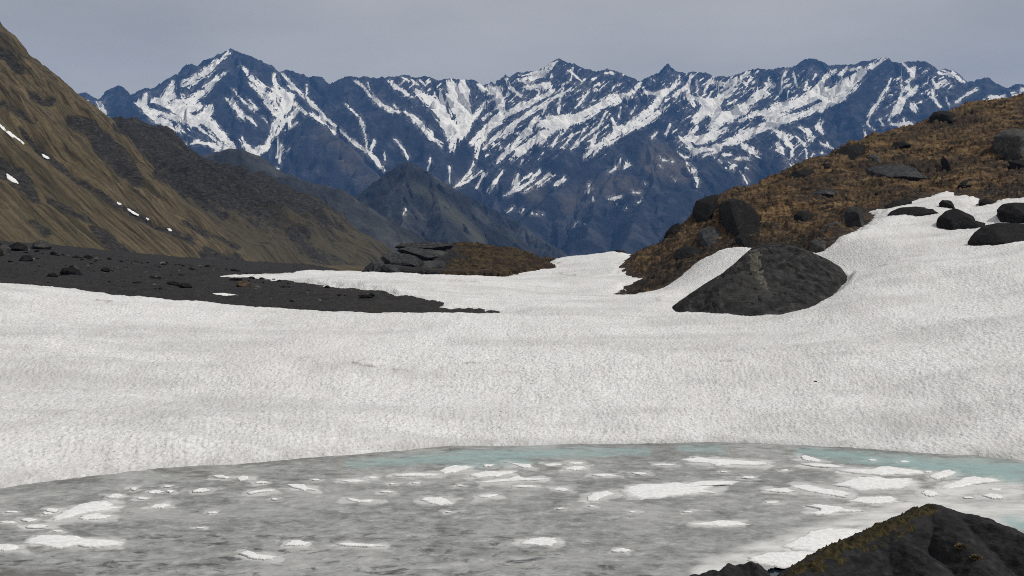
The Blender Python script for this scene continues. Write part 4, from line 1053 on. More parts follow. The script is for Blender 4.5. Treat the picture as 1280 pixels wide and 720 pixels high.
def ico(sub):
    if sub in _ico: return _ico[sub]
    t = (1 + 5 ** .5) / 2
    V = [(-1, t, 0), (1, t, 0), (-1, -t, 0), (1, -t, 0), (0, -1, t), (0, 1, t), (0, -1, -t), (0, 1, -t), (t, 0, -1), (t, 0, 1), (-t, 0, -1), (-t, 0, 1)]
    V = [tuple(np.array(v) / np.linalg.norm(v)) for v in V]
    Fc = [(0, 11, 5), (0, 5, 1), (0, 1, 7), (0, 7, 10), (0, 10, 11), (1, 5, 9), (5, 11, 4), (11, 10, 2), (10, 7, 6), (7, 1, 8), (3, 9, 4), (3, 4, 2), (3, 2, 6), (3, 6, 8), (3, 8, 9), (4, 9, 5), (2, 4, 11), (6, 2, 10), (8, 6, 7), (9, 8, 1)]
    for _ in range(sub):
        mid = {}; nf = []

        def m(a, b):
            k = (min(a, b), max(a, b))
            if k not in mid:
                v = (np.array(V[a]) + np.array(V[b])) / 2; V.append(tuple(v / np.linalg.norm(v))); mid[k] = len(V) - 1
            return mid[k]
        for a, b, c in Fc:
            ab, bc, ca = m(a, b), m(b, c), m(c, a)
            nf += [(a, ab, ca), (b, bc, ab), (c, ca, bc), (ab, bc, ca)]
        Fc = nf
    _ico[sub] = (np.array(V), np.array(Fc))
    return _ico[sub]


def cap_gon(outline):
    """convex hull of 2D points, counter-clockwise"""
    q = sorted(set(outline))

    def half(it):
        h = []
        for p in it:
            while len(h) >= 2 and (h[-1][0] - h[-2][0]) * (p[1] - h[-2][1]) - (h[-1][1] - h[-2][1]) * (p[0] - h[-2][0]) <= 0: h.pop()
            h.append(p)
        return h[:-1]
    return half(q) + half(q[::-1])


def rock_mesh(outline, depth, sub=4, seed=0, tilt=.45, rough=.07, power=45, facets=14, fine=1.0):
    """closed angular rock; outline = convex (x,z) polygon facing the viewer (metres, local), depth = front to back"""
    V, Fc = ico(sub)
    rnd = random.Random(seed)
    H = cap_gon(outline)
    c = np.mean(np.array(H), 0)
    planes = []
    n = len(H)
    for i in range(n):
        a = np.array(H[i]) - c; b = np.array(H[(i + 1) % n]) - c
        e = b - a; nn = np.array([e[1], -e[0]]); l = np.linalg.norm(nn)
        if l < 1e-6: continue
        nn /= l; d = float(nn @ a)
        if d < 1e-4: continue
        for s in (-1, 1):
            t = tilt * rnd.uniform(.5, 1.5) * s
            v = np.array([nn[0], t, nn[1]]); L = np.linalg.norm(v)
            planes.append((v / L, d / L))
    for s in (-1, 1):
        planes.append((np.array([0, s, 0.0]), depth / 2))
    w = max(x for x, _ in H) - min(x for x, _ in H); h = max(z for _, z in H) - min(z for _, z in H)
    for k in range(facets):
        v = np.array([rnd.uniform(-1, 1), rnd.choice((-1, 1)) * rnd.uniform(.5, 1.2), rnd.uniform(-.3, 1)]); v /= np.linalg.norm(v)
        sup = abs(v[0]) * w / 2 + abs(v[1]) * depth / 2 + abs(v[2]) * h / 2
        planes.append((v, sup * rnd.uniform(.52, .82)))
    # ray direction scaled to the ellipsoid for even sampling
    D = V * np.array([w / 2, depth / 2, h / 2]); Ln = np.linalg.norm(D, axis=1, keepdims=True); D = D / Ln
    inv = 0
    for v, d in planes:
        inv = inv + np.maximum(D @ v / d, 0) ** power
    r = inv ** (-1 / power)
    Pt = D * r[:, None]
    s = (w * h * depth) ** (1 / 3)
    nz = fbm3(Pt / s * 2.2 + seed, 5, seed, .55)
    nz2 = fbm3(Pt / s * 7 + seed, 3, seed + 3) * .35 * fine
    st = np.abs(vnoise3(Pt / s * np.array([1.2, 1.2, 5]) + seed, seed + 9)) * .5
    Pt = Pt * (1 + rough * (nz + nz2 - st * .6)[:, None])
    Pt[:, 0] += c[0]; Pt[:, 2] += c[1]
    return Pt, Fc


def px_outline(lst, Y):
    return [tuple(P(x, y, Y)[[0, 2]]) for x, y in lst]


def rock(name, outline_px, Y, depth, mat, label=None, cat="rock", group=None, sub=4, parent=None, sink=.25, **kw):
    o2 = px_outline(outline_px, Y)
    lean = kw.pop('lean', 0.0)
    xs_ = [q[0] for q in o2]; zs = [q[1] for q in o2]
    cx = (min(xs_) + max(xs_)) / 2; z0 = min(zs)
    base = np.array([cx, Y, z0])
    loc = [(x - cx, z - z0) for x, z in o2]
    zmax = max(z for _, z in loc)
    loc = loc + [(x * .9, -sink * zmax) for x, z in loc if z < .3 * zmax]
    V, Fc = rock_mesh(loc, depth, sub, **kw)
    V[:, 1] += lean * np.maximum(V[:, 2], -.3 * zmax)
    me = raw_mesh(name, V, tris=Fc, smooth=True)
    if parent is not None:
        me2 = V + base - np.array(parent.location)
        me = raw_mesh(name, me2, tris=Fc)
        return link(name, me, mat, parent)
    o = link(name, me, mat, None, base)
    tag(o, label, cat, group)
    return o


def box_outline(x0, y0, x1, y1, kind=0, rnd=random):
    w, h = x1 - x0, y1 - y0
    j = lambda a: a + rnd.uniform(-.06, .06)
    if kind == 0:
        q = [(0, .75), (.12, .28), (.38, .02), (.68, 0), (.9, .3), (1, .8), (.85, 1), (.15, 1)]
    elif kind == 1:   # flat slab
        q = [(0, .7), (.1, .25), (.5, 0), (.92, .2), (1, .75), (.8, 1), (.1, 1)]
    elif kind == 2:   # leaning
        q = [(0, .6), (.18, .1), (.35, 0), (.8, .45), (1, .85), (.9, 1), (.1, 1)]
    else:
        q = [(0, .8), (.2, .45), (.62, .05), (.8, 0), (.97, .35), (1, .9), (.9, 1), (.1, 1)]
    return [(x0 + j(a) * w, y0 + (j(b) if 0 < b < 1 else b) * h) for a, b in q]


# ---- the big boulder in the snow


gx, gy, gz, pxb, pyb = boulder_field()
ck = np.minimum(np.abs(perlin2(gx * .34 + gy * .30 + fbm(gx * .5, gy * .5, 4, 408) * .5, gy * .16 - gx * .1, 409)), np.abs(perlin2(gx * .6 - gy * .2 + fbm(gx * .6, gy * .6, 4, 410) * .5, gy * .4 + gx * .12, 411)) + .02)
gz = gz - .22 * sstep(.05, .0, ck)
bl = hit(950, 396)
boulder = link("boulder", raw_mesh("b", [(0, 0, 0), (0, .01, 0), (.01, 0, 0)], tris=[(0, 1, 2)]), ROCK_BIG)
bpy.data.objects.remove(boulder)
low = T(gx, gy) - 1.6
boulder = grid_obj("boulder", gx, gy, gz, ROCK_BIG, keep=cells(gz > low), loc=tuple(bl))
tag(boulder, "large dark slate boulder half buried in the snow at the foot of the brown hill", "boulder")
lm = sstep(-2.5, 2, strokes(pxb + fbm(gx * 1.2, gy * 1.2, 5, 7) * 7, pyb + fbm(gx * 1.2, gy * 1.2, 5, 8) * 6, [[(943, 320, 6), (944, 331, 6)], [(946, 340, 3.5), (953, 352, 2.5), (960, 362, 1)]], base=-30))
lich = grid_obj("lichen_patch", gx, gy, gz + .10 * lm + fbm(gx * 3, gy * 3, 3, 9) * .10 * lm - .02, LICHEN, keep=cells(lm > .35), parent=boulder)
for v in lich.data.vertices: pass
off = np.array(bl); co = np.empty(len(lich.data.vertices) * 3, np.float32); lich.data.vertices.foreach_get("co", co)
lich.data.vertices.foreach_set("co", (co.reshape(-1, 3) - off).astype(np.float32).ravel()); lich.data.update()
lich["label"] = "pale grey lichen covered bare rock face"

# ---- rocks of the right hill
RK = [  # outline px, depth m, material, name, label, group, sub
    ([(1163, 155), (1165, 145), (1172, 138), (1182, 136), (1196, 137), (1200, 143), (1190, 155)], 6, ROCK_DK, "dark rounded rock on the hill crest below the rightmost snowy peaks"),
    ([(1043, 200), (1047, 189), (1058, 181), (1075, 178), (1088, 178), (1084, 192), (1066, 200)], 6, ROCK_DK, "dark rock ledge on the hill skyline under the highest right peak"),
    ([(1018, 210), (1024, 202), (1036, 199), (1044, 202), (1040, 211)], 4, ROCK_DK, "small dark rock on the skyline just below the longer dark ledge"),
    ([(985, 224), (993, 213), (1008, 210), (1020, 211), (1012, 224)], 4, ROCK_DK, "low dark rock on the hill skyline, down left of the small dark skyline rock"),
    ([(866, 278), (868, 262), (874, 250), (886, 244), (898, 240), (906, 240), (902, 258), (884, 272)], 6, ROCK_DK, "blocky dark crag on the skyline above the flat steep slab"),
    ([(829, 299), (833, 289), (842, 281), (850, 278), (852, 286), (840, 299)], 4, ROCK_DK, "narrow dark rock leaning on the lower hill skyline, left of the blocky crag"),
    ([(909, 299), (911, 276), (914, 258), (922, 244), (934, 239), (947, 243), (956, 256), (955, 268), (948, 278), (932, 290)], 6, ROCK_DK, "tall flat faced dark slab standing in the brown turf"),
    ([(922, 308), (924, 296), (932, 290), (942, 291), (946, 300), (940, 309)], 3, ROCK_DK, "dark stone lying at the foot of the tall flat slab"),
    ([(1084, 222), (1085, 210), (1100, 205), (1130, 203), (1150, 207), (1165, 221), (1150, 225), (1110, 224)], 6, SLAB, "long low grey outcrop in the middle of the brown hill"),
    ([(1084, 206), (1086, 195), (1096, 191), (1104, 196), (1104, 206)], 3, ROCK_GY, "weathered grey block just above the long low outcrop"),
    ([(1178, 214), (1180, 200), (1186, 192), (1191, 202), (1191, 214)], 2, ROCK_DK, "small pointed dark rock in turf right of the long low outcrop"),
    ([(1250, 185), (1255, 168), (1268, 159), (1285, 155), (1310, 160), (1318, 185), (1300, 203), (1270, 203), (1256, 195)], 8, ROCK_GY, "big rounded grey boulder on the upper slope of the hill"),
    ([(1264, 212), (1266, 200), (1280, 198), (1300, 202), (1300, 214)], 4, ROCK_DK, "dark stone tucked under the big rounded grey boulder"),
    ([(1058, 278), (1060, 264), (1068, 257), (1078, 256), (1084, 264), (1084, 279), (1072, 284)], 4, ROCK_BIG, "upright dark boulder at the turf edge left of the upper snow tongue"),
    ([(992, 278), (995, 268), (1005, 262), (1017, 264), (1020, 274), (1010, 280)], 3, ROCK_DK, "dark stone in the turf left of the upright boulder"),
    ([(1030, 292), (1034, 282), (1046, 276), (1056, 280), (1056, 292)], 3, ROCK_GY, "grey stone in the turf just below left of the upright boulder"),
    ([(1012, 312), (1016, 301), (1026, 297), (1036, 300), (1038, 310), (1025, 314)], 3, ROCK_GY, "grey stone beside the big boulder's right shoulder"),
    ([(1108, 272), (1116, 264), (1130, 258), (1150, 256), (1170, 258), (1180, 262), (1180, 272), (1150, 275), (1125, 275)], 5, ROCK_DK, "long black slab lying in the upper snow tongue"),
    ([(1177, 268), (1178, 253), (1184, 248), (1195, 249), (1198, 257), (1196, 267)], 3, ROCK_DK, "round dark knob standing at the end of the long black slab"),
    ([(1172, 284), (1176, 273), (1190, 262), (1204, 258), (1212, 262), (1225, 271), (1210, 279), (1186, 287)], 4, ROCK_DK, "dark two humped rock in front of the round knob"),
    ([(1199, 288), (1206, 279), (1216, 274), (1226, 275), (1236, 278), (1224, 285), (1210, 289)], 3, ROCK_DK, "small flat dark rock between the two humped rock and the biggest snow slope rock"),
    ([(1208, 304), (1218, 291), (1234, 281), (1256, 277), (1285, 278), (1330, 284), (1330, 300), (1285, 299), (1240, 305)], 7, ROCK_DK, "broad smooth black rock emerging from the snow at the right edge"),
    ([(1248, 277), (1251, 262), (1262, 253), (1285, 250), (1320, 254), (1320, 280)], 6, ROCK_DK, "dark rock rising behind the broad smooth black rock"),
    ([(1224, 260), (1226, 252), (1236, 247), (1246, 250), (1244, 258)], 3, ROCK_DK, "small dark rock at the top edge of the upper snow tongue"),
    ([(1104, 263), (1108, 256), (1122, 251), (1138, 249), (1150, 250), (1130, 258), (1112, 263)], 3, ROCK_DK, "low dark ledge above the long black slab"),
    ([(842, 322), (848, 312), (862, 306), (876, 308), (880, 318), (862, 324)], 4, ROCK_DK, "low dark ledge in the turf left of the tall flat slab's foot"),
    ([(872, 300), (878, 288), (890, 282), (903, 284), (905, 296), (888, 303)], 4, SLAB, "grey ledge in the turf between the blocky crag and the tall flat slab"),
    ([(960, 318), (968, 309), (984, 304), (1000, 306), (998, 316)], 4, ROCK_DK, "dark ledge in the turf right above the big boulder's top"),
    ([(1010, 246), (1018, 238), (1034, 234), (1050, 237), (1044, 246)], 4, SLAB, "thin grey ledge in the middle of the turf, below left of the long low outcrop"),
    ([(1196, 232), (1206, 225), (1224, 222), (1240, 226), (1230, 233)], 4, ROCK_DK, "dark ledge in the turf just above the upper snow tongue"),
    ([(1110, 184), (1118, 177), (1134, 175), (1146, 179), (1138, 186)], 4, ROCK_DK, "small dark ledge high in the turf between the skyline and the long low outcrop"),
    ([(740, 323), (752, 316), (764, 315), (772, 319), (772, 325)], 5, ROCK_BR, "low brown rock on the snow saddle"),
    ([(759, 324), (763, 316), (770, 312), (780, 313), (786, 320), (786, 324)], 4, ROCK_DK, "dark rounded rock on the snow saddle beside a low brown one"),
    ([(795, 322), (800, 313), (810, 308), (818, 312), (818, 322)], 4, ROCK_DK, "dark rock at the lower tip of the hill beside the saddle"),
]
for i, (ol, dep, mt, lab) in enumerate(RK):
    cxp = sum(q[0] for q in ol) / len(ol); by = max(q[1] for q in ol)
    sky = by < np.interp(cxp, [q[0] for q in HILL_SKY], [q[1] for q in HILL_SKY]) + 9 and cxp > 785
    h = hit(cxp, by - 1)
    Yr = h[1]
    if sky:
        Yr = float(np.interp(cxp, [q[0] for q in HILL_SKY], [q[2] for q in HILL_SKY])) + .5
    if 735 < cxp < 790: Yr = 186
    rock("rock", ol, Yr + dep * (.20 if i in range(17, 26) else .42), dep * 1.6, mt, lab, "rock", sub=5, seed=500 + i, lean=(1.7 if 'tall flat' in lab else .45 if sky else .8 if by < 320 else .5), rough=.10, tilt=(.12 if 'tall flat' in lab else .45), sink=.6, facets=(2 if 'tall flat' in lab else 14))

# ---- scattered small stones in the hill's turf
rs = random.Random(5)
proto = []
for k in range(6):
    V, Fc = rock_mesh([(-.5, 0), (-.42, .34), (-.1, .55), (.25, .5), (.48, .2), (.5, -.1), (-.4, -.15)], .8 + .1 * k, 2, seed=700 + k, rough=.16)
    proto.append((raw_mesh("stone", V, tris=Fc, smooth=False)))
for m_, mt in zip(proto, (ROCK_DK, ROCK_DK, ROCK_BIG, ROCK_GY, ROCK_BIG, ROCK_PALE)): m_.materials.append(mt)


def small_stone(px, py, wpx, k, label, group, flat=1.0, cat="stone", fn=None):
    h = hit(px, py, fn)
    w = wpx / F * h[1]
    o = bpy.data.objects.new("stone", proto[k]); col.objects.link(o)
    o.location = (h[0], h[1], h[2] - .02)
    o.scale = (w, w * rs.uniform(.7, 1.1), w * flat * rs.uniform(.7, 1.0))
    o.rotation_euler = (rs.uniform(-.2, .2), rs.uniform(-.25, .25), rs.uniform(0, 6.28))
    return tag(o, label, cat, group)


for _ in range(26):
    px = rs.uniform(800, 1275)
    lo = np.interp(px, [q[0] for q in HILL_SKY], [q[1] for q in HILL_SKY]) + 10
    hi = np.interp(px, [780, 850, 932, 1025, 1094, 1188, 1280], [340, 340, 305, 305, 268, 238, 245]) - 3
    if hi < lo + 4: continue
    small_stone(px, rs.uniform(lo, hi), rs.uniform(2.5, 7), rs.choice((0, 1, 2, 3)), "small stone poking out of the brown turf on the hill", "stones in the turf")

# ---- black gravel bank: named stones, then the small ones
GS = [([(73, 341), (76, 335), (88, 333), (98, 336), (104, 344), (96, 346), (80, 345)], 1.6, ROCK_DK, "largest dark stone on the black gravel bank"),
      ([(85, 335), (87, 331), (93, 330), (99, 335), (94, 337)], .9, ROCK_GY, "pale slab leaning behind the largest dark gravel stone"),
      ([(38, 312), (42, 303), (50, 299), (60, 301), (66, 308), (60, 313)], 4, ROCK_GY, "big grey block at the left end of the gravel bank under the grassy slope"),
      ([(8, 314), (12, 306), (22, 302), (32, 306), (34, 314)], 4, ROCK_DK, "dark block left of the big grey block at the slope's foot"),
      ([(-8, 318), (-4, 308), (6, 305), (14, 310), (14, 320)], 4, ROCK_GY, "grey broken block at the very left edge of the gravel bank"),
      ([(22, 326), (28, 319), (38, 318), (42, 324), (36, 329)], 3, ROCK_DK, "low dark block in front of the big grey block"),
      ([(33, 328), (34, 323), (37, 322), (38, 328)], 1, ROCK_PALE, "tiny upright pale stone beside the low dark block"),
      ([(186, 348), (190, 342), (198, 341), (203, 346), (198, 350)], 1.4, ROCK_GY, "rounded grey stone in the middle of the gravel bank"),
      ([(172, 341), (177, 338), (186, 339), (184, 343)], 1.4, ROCK_GY, "flat grey stone up left of the rounded grey one"),
      ([(164, 353), (170, 351.5), (190, 352.5), (200, 354), (190, 356), (172, 355)], 1.2, ROCK_DK, "long thin dark slab lying on the gravel"),
      ([(206, 357), (209, 352), (218, 351), (225, 354), (223, 358)], 1.4, ROCK_DK, "dark flat stone right of the long thin slab"),
      ([(222, 358), (226, 353), (236, 354), (241, 359), (234, 362)], 1.4, ROCK_DK, "dark stone at the right end of the pair beyond the long thin slab"),
      ([(57, 347), (60, 342), (68, 341), (73, 345), (68, 348)], 1.2, ROCK_DK, "dark stone left of the largest dark gravel stone"),
      ([(124, 340), (128, 334), (135, 334), (138, 338), (134, 341)], 1.3, ROCK_DK, "dark stone right of the largest dark gravel stone"),
      ([(295, 356), (299, 351), (307, 350.5), (314, 353), (312, 359), (300, 359)], 1.6, ROCK_BR, "brown broken block beside the thin snow streak on gravel"),
      ([(310, 360), (315, 353), (321, 354), (330, 361), (322, 362)], 1.6, ROCK_GY, "tilted grey slab leaning right of the brown broken block"),
      ([(286, 349), (292, 346), (300, 347), (304, 350), (294, 352)], 1.4, ROCK_DK, "small dark block above the brown broken block"),
      ([(432, 365), (436, 362), (441, 363), (442, 366)], .8, ROCK_BR, "brown pebble near the tip of the gravel bank"),
      ([(448, 371), (453, 368), (462, 368), (467, 372), (456, 374)], .9, ROCK_DK, "dark stone near the tip of the gravel bank"),
      ([(345, 361), (352, 357), (362, 358), (364, 362)], 1.0, ROCK_DK, "dark stone on the upper rim of the gravel bank")]
for i, (ol, dep, mt, lab) in enumerate(GS):
    h = hit(sum(q[0] for q in ol) / len(ol), max(q[1] for q in ol) - .5)
    rock("stone", ol, h[1] + dep * .2, dep, mt, lab, "stone", sub=3, seed=600 + i, rough=.12, tilt=.5)
for _ in range(230):
    px = rs.uniform(-10, 470) if _ > 110 else rs.uniform(-10, 310)
    lo = np.interp(px, [0, 100, 200, 280, 340, 470], [308, 322, 329, 335, 350, 366]); hi = np.interp(px, [0, 100, 200, 300, 500], [352, 358, 369, 377, 388])
    py = lo + (hi - lo) * rs.random() ** (1.7 if _ > 110 else 3.5)
    k = rs.choice((0, 0, 1, 1, 2, 3, 3, 5))
    small_stone(px, py, rs.choice((2, 2.5, 3, 3, 4, 5, 7)) * (1.5 if py < lo + 6 else 1), k, "small loose stone on the black gravel bank", "small stones on the gravel bank", .75, fn=GZ)
for px, py, w, lab in [(1019, 477, 8, "single dark stone lying alone on the open snow field above the pond"), (844, 494, 6, "small dark stone on the snow field left of the lone bigger one"),
                       (635, 430, 3, "tiny dark stone on the snow below the gravel bank's tip"), (600, 410, 3.5, "little dark stone on the snow just under the gravel bank's tip"), (480, 410.5, 3.5, "little dark stone on the snow under the middle of the gravel bank"), (520, 437, 3, "tiny dark stone on the middle of the snow field"), (897, 436, 3, "tiny dark stone on the snow below the large boulder")]:
    small_stone(px, py, w, 0, lab, None, .35)

# ---- the low rocky outcrop on the saddle
oc = hit(570, 350)
outcrop = bpy.data.objects.new("rock_outcrop", None); col.objects.link(outcrop); outcrop.location = tuple(oc)
tag(outcrop, "low outcrop of dark layered slabs and brown turf in front of the dark pyramid peak", "outcrop")
RT = [dict(p=pts([(535, 312, 176), (560, 305, 176), (572, 303, 176), (585, 302, 176), (600, 303.5, 176), (612, 308.5, 176), (622, 308, 177), (632, 307.5, 178), (645, 311, 179), (658, 317, 180), (672, 323, 182), (688, 329, 184), (700, 334, 186)])),
      dict(p=pts([(460, 337, 160), (500, 333, 164), (535, 330, 165), (570, 328, 166), (600, 330, 167), (630, 333, 170), (660, 331, 175), (690, 330, 184)]))]
gx, gy = np.meshgrid(np.linspace(-26, 12, 300), np.linspace(145, 200, 300))
wx = gx + fbm(gx * .25, gy * .25, 4, 411) * .9; wy = gy + fbm(gx * .25, gy * .25, 4, 412) * .9
Hh, Dd, Ss = ridge_field(wx, wy, RT, lambda d: .27 * d)
Hh = Hh + ridged(gx * .5, gy * .5, 4, 413) * .30 + fbm(gx * 1.1, gy * 1.1, 4, 414) * .28 - .15
pxo, pyo = proj(gx, gy, Hh)
snl_ = SN(gx, gy)
oin = poly_sd(pxo, pyo, [(450, 340), (460, 330), (500, 320), (555, 300), (600, 298), (640, 302), (700, 332), (664, 338), (640, 341), (622, 344), (634, 344), (640, 350), (632, 352), (610, 350), (585, 352), (560, 354.5), (540, 352), (525, 348), (505, 342), (480, 338)])
Hh = np.where(oin < 1.5, np.minimum(Hh, snl_ - .02 - .25 * (1.5 - np.maximum(oin, -3))), np.maximum(Hh, snl_ + .12 + .12 * np.minimum(oin, 5)))
oin = oin + fbm(gx * .6, gy * .6, 4, 416) * 3.5
mixt = pxo + fbm(gx * .3, gy * .3, 4, 415) * 34 + (pyo - 330) * .6
keep_o = cells((oin > -3) & (gy < 199))
kt = mixt[:-1, :-1] > 562
kr = ~kt
Lx = tuple(oc)
def part_grid(name, k, mt):
    o = grid_obj(name, gx, gy, Hh, mt, keep=keep_o & k, loc=Lx); o.location = (0, 0, 0); o.parent = outcrop; return o
part_grid("turf", kt, DRYTURF)["label"] = "brown turf mound"
part_grid("rubble_slope", kr, GRAVEL)["label"] = "dark rubble slope"
for i, (ol, Y, dep) in enumerate([([(490, 309), (500, 304), (520, 302.5), (545, 303), (566, 303), (572, 309), (545, 314), (512, 313)], 172, 9), ([(493, 312), (508, 308), (535, 311), (562, 314), (570, 322), (552, 328), (524, 326), (503, 319)], 170, 10),
                                  ([(475, 322), (484, 316), (505, 316), (524, 321), (537, 329), (522, 334), (495, 334), (477, 331)], 166, 9), ([(451, 341), (457, 333), (466, 326), (477, 324), (484, 332), (480, 341)], 163, 6),
                                  ([(472, 338), (480, 330), (498, 329), (514, 332), (520, 340), (505, 344), (485, 341)], 162, 6), ([(620, 345), (622, 341), (628, 338), (634, 341), (633, 346)], 165, 2),
                                  ([(518, 336), (530, 326), (552, 325), (566, 332), (560, 344), (538, 350), (524, 346)], 163, 7)]):
    r_ = rock("rock_slab", ol, Y, dep, ROCK_BR if i == 5 else SLAB, parent=outcrop, sub=5, seed=560 + i, rough=.10, tilt=.35, facets=3)
    if i == 5: r_["label"] = "small brown block at the foot of the turf"


# ---- snow remnants on the mountainside and gravel
SNP = [([(-4, 153), (6, 160), (18, 169), (34, 180), (33, 183), (18, 174), (4, 164), (-4, 159)], "longest snow streak high on the grassy mountainside", "left"),
       ([(6, 218), (14, 223), (24, 229), (25, 232), (15, 228), (7, 222)], "slanting snow streak low on the mountainside at the left edge", "left"),
       ([(51, 192), (57, 195), (63, 199), (60, 199.5), (53, 196)], "small snow patch below the end of the longest mountainside streak", "left"),
       ([(145, 252), (149, 254), (153, 257), (150, 257.5), (146, 255)], "small snow patch at the upper end of the gully's broken row", "left"),
       ([(157, 260), (163, 263), (170, 266), (176, 269), (172, 270), (164, 267), (158, 263)], "broader snow patch in the middle of the mountainside gully", "left"),
       ([(182, 273), (187, 275), (185, 276.5)], "tiny snow dot right of the broader gully patch", "left"),
       ([(208, 285), (213, 286), (216, 289), (211, 289)], "small snow patch at the lower end of the mountainside gully", "left"),
       ([(365, 322), (371, 321), (377, 327), (376, 335), (367, 337), (370, 329)], "hooked snow patch at the far foot of the mountainside", "left"),
       ([(263, 367.5), (280, 367), (300, 370), (290, 371.5), (270, 369.5)], "thin snow sliver lying alone on the black gravel bank", "ground")]


def snow_patch(poly_px, fn, y0, y1, thick, label, group, name="snow_patch", seed=1, n=40, rough=.12, mat=None, wetedge=1.0, shrink=1.0):
    q = np.array([hit(x, y, fn, y0, y1)[:2] for x, y in poly_px])
    c = q.mean(0)
    q = c + (q - c) * shrink
    # resample outline
    d = np.r_[0, np.cumsum(np.linalg.norm(np.diff(np.vstack([q, q[:1]]), axis=0), axis=1))]
    t = np.linspace(0, d[-1], n, endpoint=False)
    qq = np.vstack([q, q[:1]])
    bx_ = np.interp(t, d, qq[:, 0]); by_ = np.interp(t, d, qq[:, 1])
    V = []; rings = [1.0, .97, .85, .6, .3]
    hgt = [-.5, .35, .8, 1, 1]
    edge = np.concatenate([np.full(n, v) for v in (1.0, .75, .35, 0, 0)] + [np.zeros(1)])
    size = d[-1] / 2 / math.pi
    cyc = np.cos(t / d[-1] * 2 * math.pi) * size; cys = np.sin(t / d[-1] * 2 * math.pi) * size
    fq = max(1.5, 1.6 / size)
    e = 1 + min(rough * 1.6, .34 / size) * fbm(cyc * fq + seed, cys * fq + seed, 4, seed, .7)
    for r, h in zip(rings, hgt):
        x = c[0] + (bx_ - c[0]) * r * e; y = c[1] + (by_ - c[1]) * r * e
        z = fn(x, y) + thick * h
        V.append(np.stack([x, y, z], -1))
    V = np.concatenate(V + [np.array([[c[0], c[1], float(fn(c[0:1], c[1:2])[0]) + thick]])])
    Q = []; Tt = []
    for k in range(len(rings) - 1):
        for i in range(n):
            j = (i + 1) % n
            Q.append((k * n + i, k * n + j, (k + 1) * n + j, (k + 1) * n + i))
    for i in range(n):
        Tt.append(((len(rings) - 1) * n + i, (len(rings) - 1) * n + (i + 1) % n, len(V) - 1))
    loc = (c[0], c[1], float(fn(c[0:1], c[1:2])[0]))
    o = link(name, raw_mesh(name, V - np.array(loc), quads=Q, tris=Tt, attrs={"edge": edge * wetedge}), mat or FLOE, None, loc)
    return tag(o, label, "snow patch", group)


for i, (pp, lab, wh) in enumerate(SNP):
    if wh == "left":
        snow_patch(pp, left_hill, 130, 1040, .35, lab, "snow remnants on the mountainside", seed=20 + i, n=60, rough=.22, wetedge=0.0, shrink=.82)
    else:
        snow_patch(pp, T, 60, 200, .12, lab, None, seed=20 + i, wetedge=0.0)

# ---- snow floes on the pond ice
def flat(x, y): return np.zeros_like(np.asarray(x, float)) + .015


rf = random.Random(11)


def blob(cx, cy, w, h, seed):
    r = random.Random(seed); q = []
    sk_ = r.uniform(-.25, .25)
    for k in range(18):
        a = -2 * math.pi * k / 18
        rr = 1 + r.uniform(-.28, .25)
        x = math.copysign(abs(math.cos(a)) ** 1.0, math.cos(a)) * w / 2 * rr; y = math.sin(a) * h / 2 * (1 + r.uniform(-.3, .25))
        q.append((cx + x, cy + y + sk_ * x * h / w))
    return q


for i, (pp, lab) in enumerate(FL):
    big = max(q[0] for q in pp) - min(q[0] for q in pp)
    th = .05 if big > 60 else .04
    if "shelf" in lab or "slush" in lab: th = .03
    snow_patch(pp, flat, 18, 62, th, lab, "snow floes on the pond ice", "snow_floe", seed=50 + i, n=220, rough=.17)
for i, (cx, cy, w, h) in enumerate(TINY):
    snow_patch(blob(cx, cy, w, h, 900 + i), flat, 18, 62, .025, "tiny flake of white snow lying on the grey pond ice", "tiny snow flakes on the pond ice", "snow_floe", seed=150 + i, n=40, rough=.18)

# ---- foreground rocks
fr = P(1150, 720, 19.5); fr[2] = -.1
fgr = [dict(p=pts([(900, 790, 17.2), (966, 756, 17.4), (992, 722, 17.9), (1012, 702, 18.4), (1040, 686, 18.9), (1075, 670, 19.4), (1105, 656, 19.9), (1132, 645, 20.3), (1142, 641, 20.45), (1155, 637, 20.6), (1160, 634.5, 20.7), (1170, 632, 20.75), (1178, 634.5, 20.75), (1186, 638, 20.7), (1205, 641, 20.6), (1230, 646, 20.4), (1255, 656, 20.1), (1280, 668, 19.8), (1310, 690, 19.4), (1350, 740, 18.9)])),
       dict(p=pts([(1170, 630, 20.75), (1192, 652, 20.0), (1210, 672, 19.3), (1224, 692, 18.7), (1236, 716, 18.0), (1250, 760, 17.2)]), k=1.15),
       dict(p=pts([(1120, 668, 19.6), (1150, 690, 18.9), (1170, 716, 18.2), (1180, 750, 17.5)]), k=1.1)]
gx, gy = np.meshgrid(np.linspace(3.2, 12.5, 420), np.linspace(14.5, 24.5, 420))
wx = gx + fbm(gx * .8, gy * .8, 5, 421) * .18; wy = gy + fbm(gx * .8, gy * .8, 5, 422) * .18
Hf, Df, Sf = ridge_field(gx * .45 + wx * .55, gy * .45 + wy * .55, fgr, lambda d: .95 * (np.sqrt(d * d + .09) - .30) + .09 * d * d)
st_ = (gx * .35 + gy * .25 + Hf * 1.0)
Hf = Hf + ridged(st_ * 2.6 + fbm(gx, gy, 3, 423) * .6, gx * .5, 4, 424) * .055 * np.minimum(1, Df / .25 + .15) + fbm(gx * 2.5, gy * 2.5, 5, 425) * .04 + fbm(gx * 9, gy * 9, 3, 426) * .013 - .02
frock = bpy.data.objects.new("rock", None); col.objects.link(frock); frock.location = tuple(fr)
tag(frock, "large peaked black slate rock with mossy ridge in the lower right corner", "rock")
o = grid_obj("rock_body", gx, gy, Hf, FGROCK, keep=cells(Hf > -.6), loc=tuple(fr)); o.location = (0, 0, 0); o.parent = frock
pf, qf = proj(gx, gy, Hf)
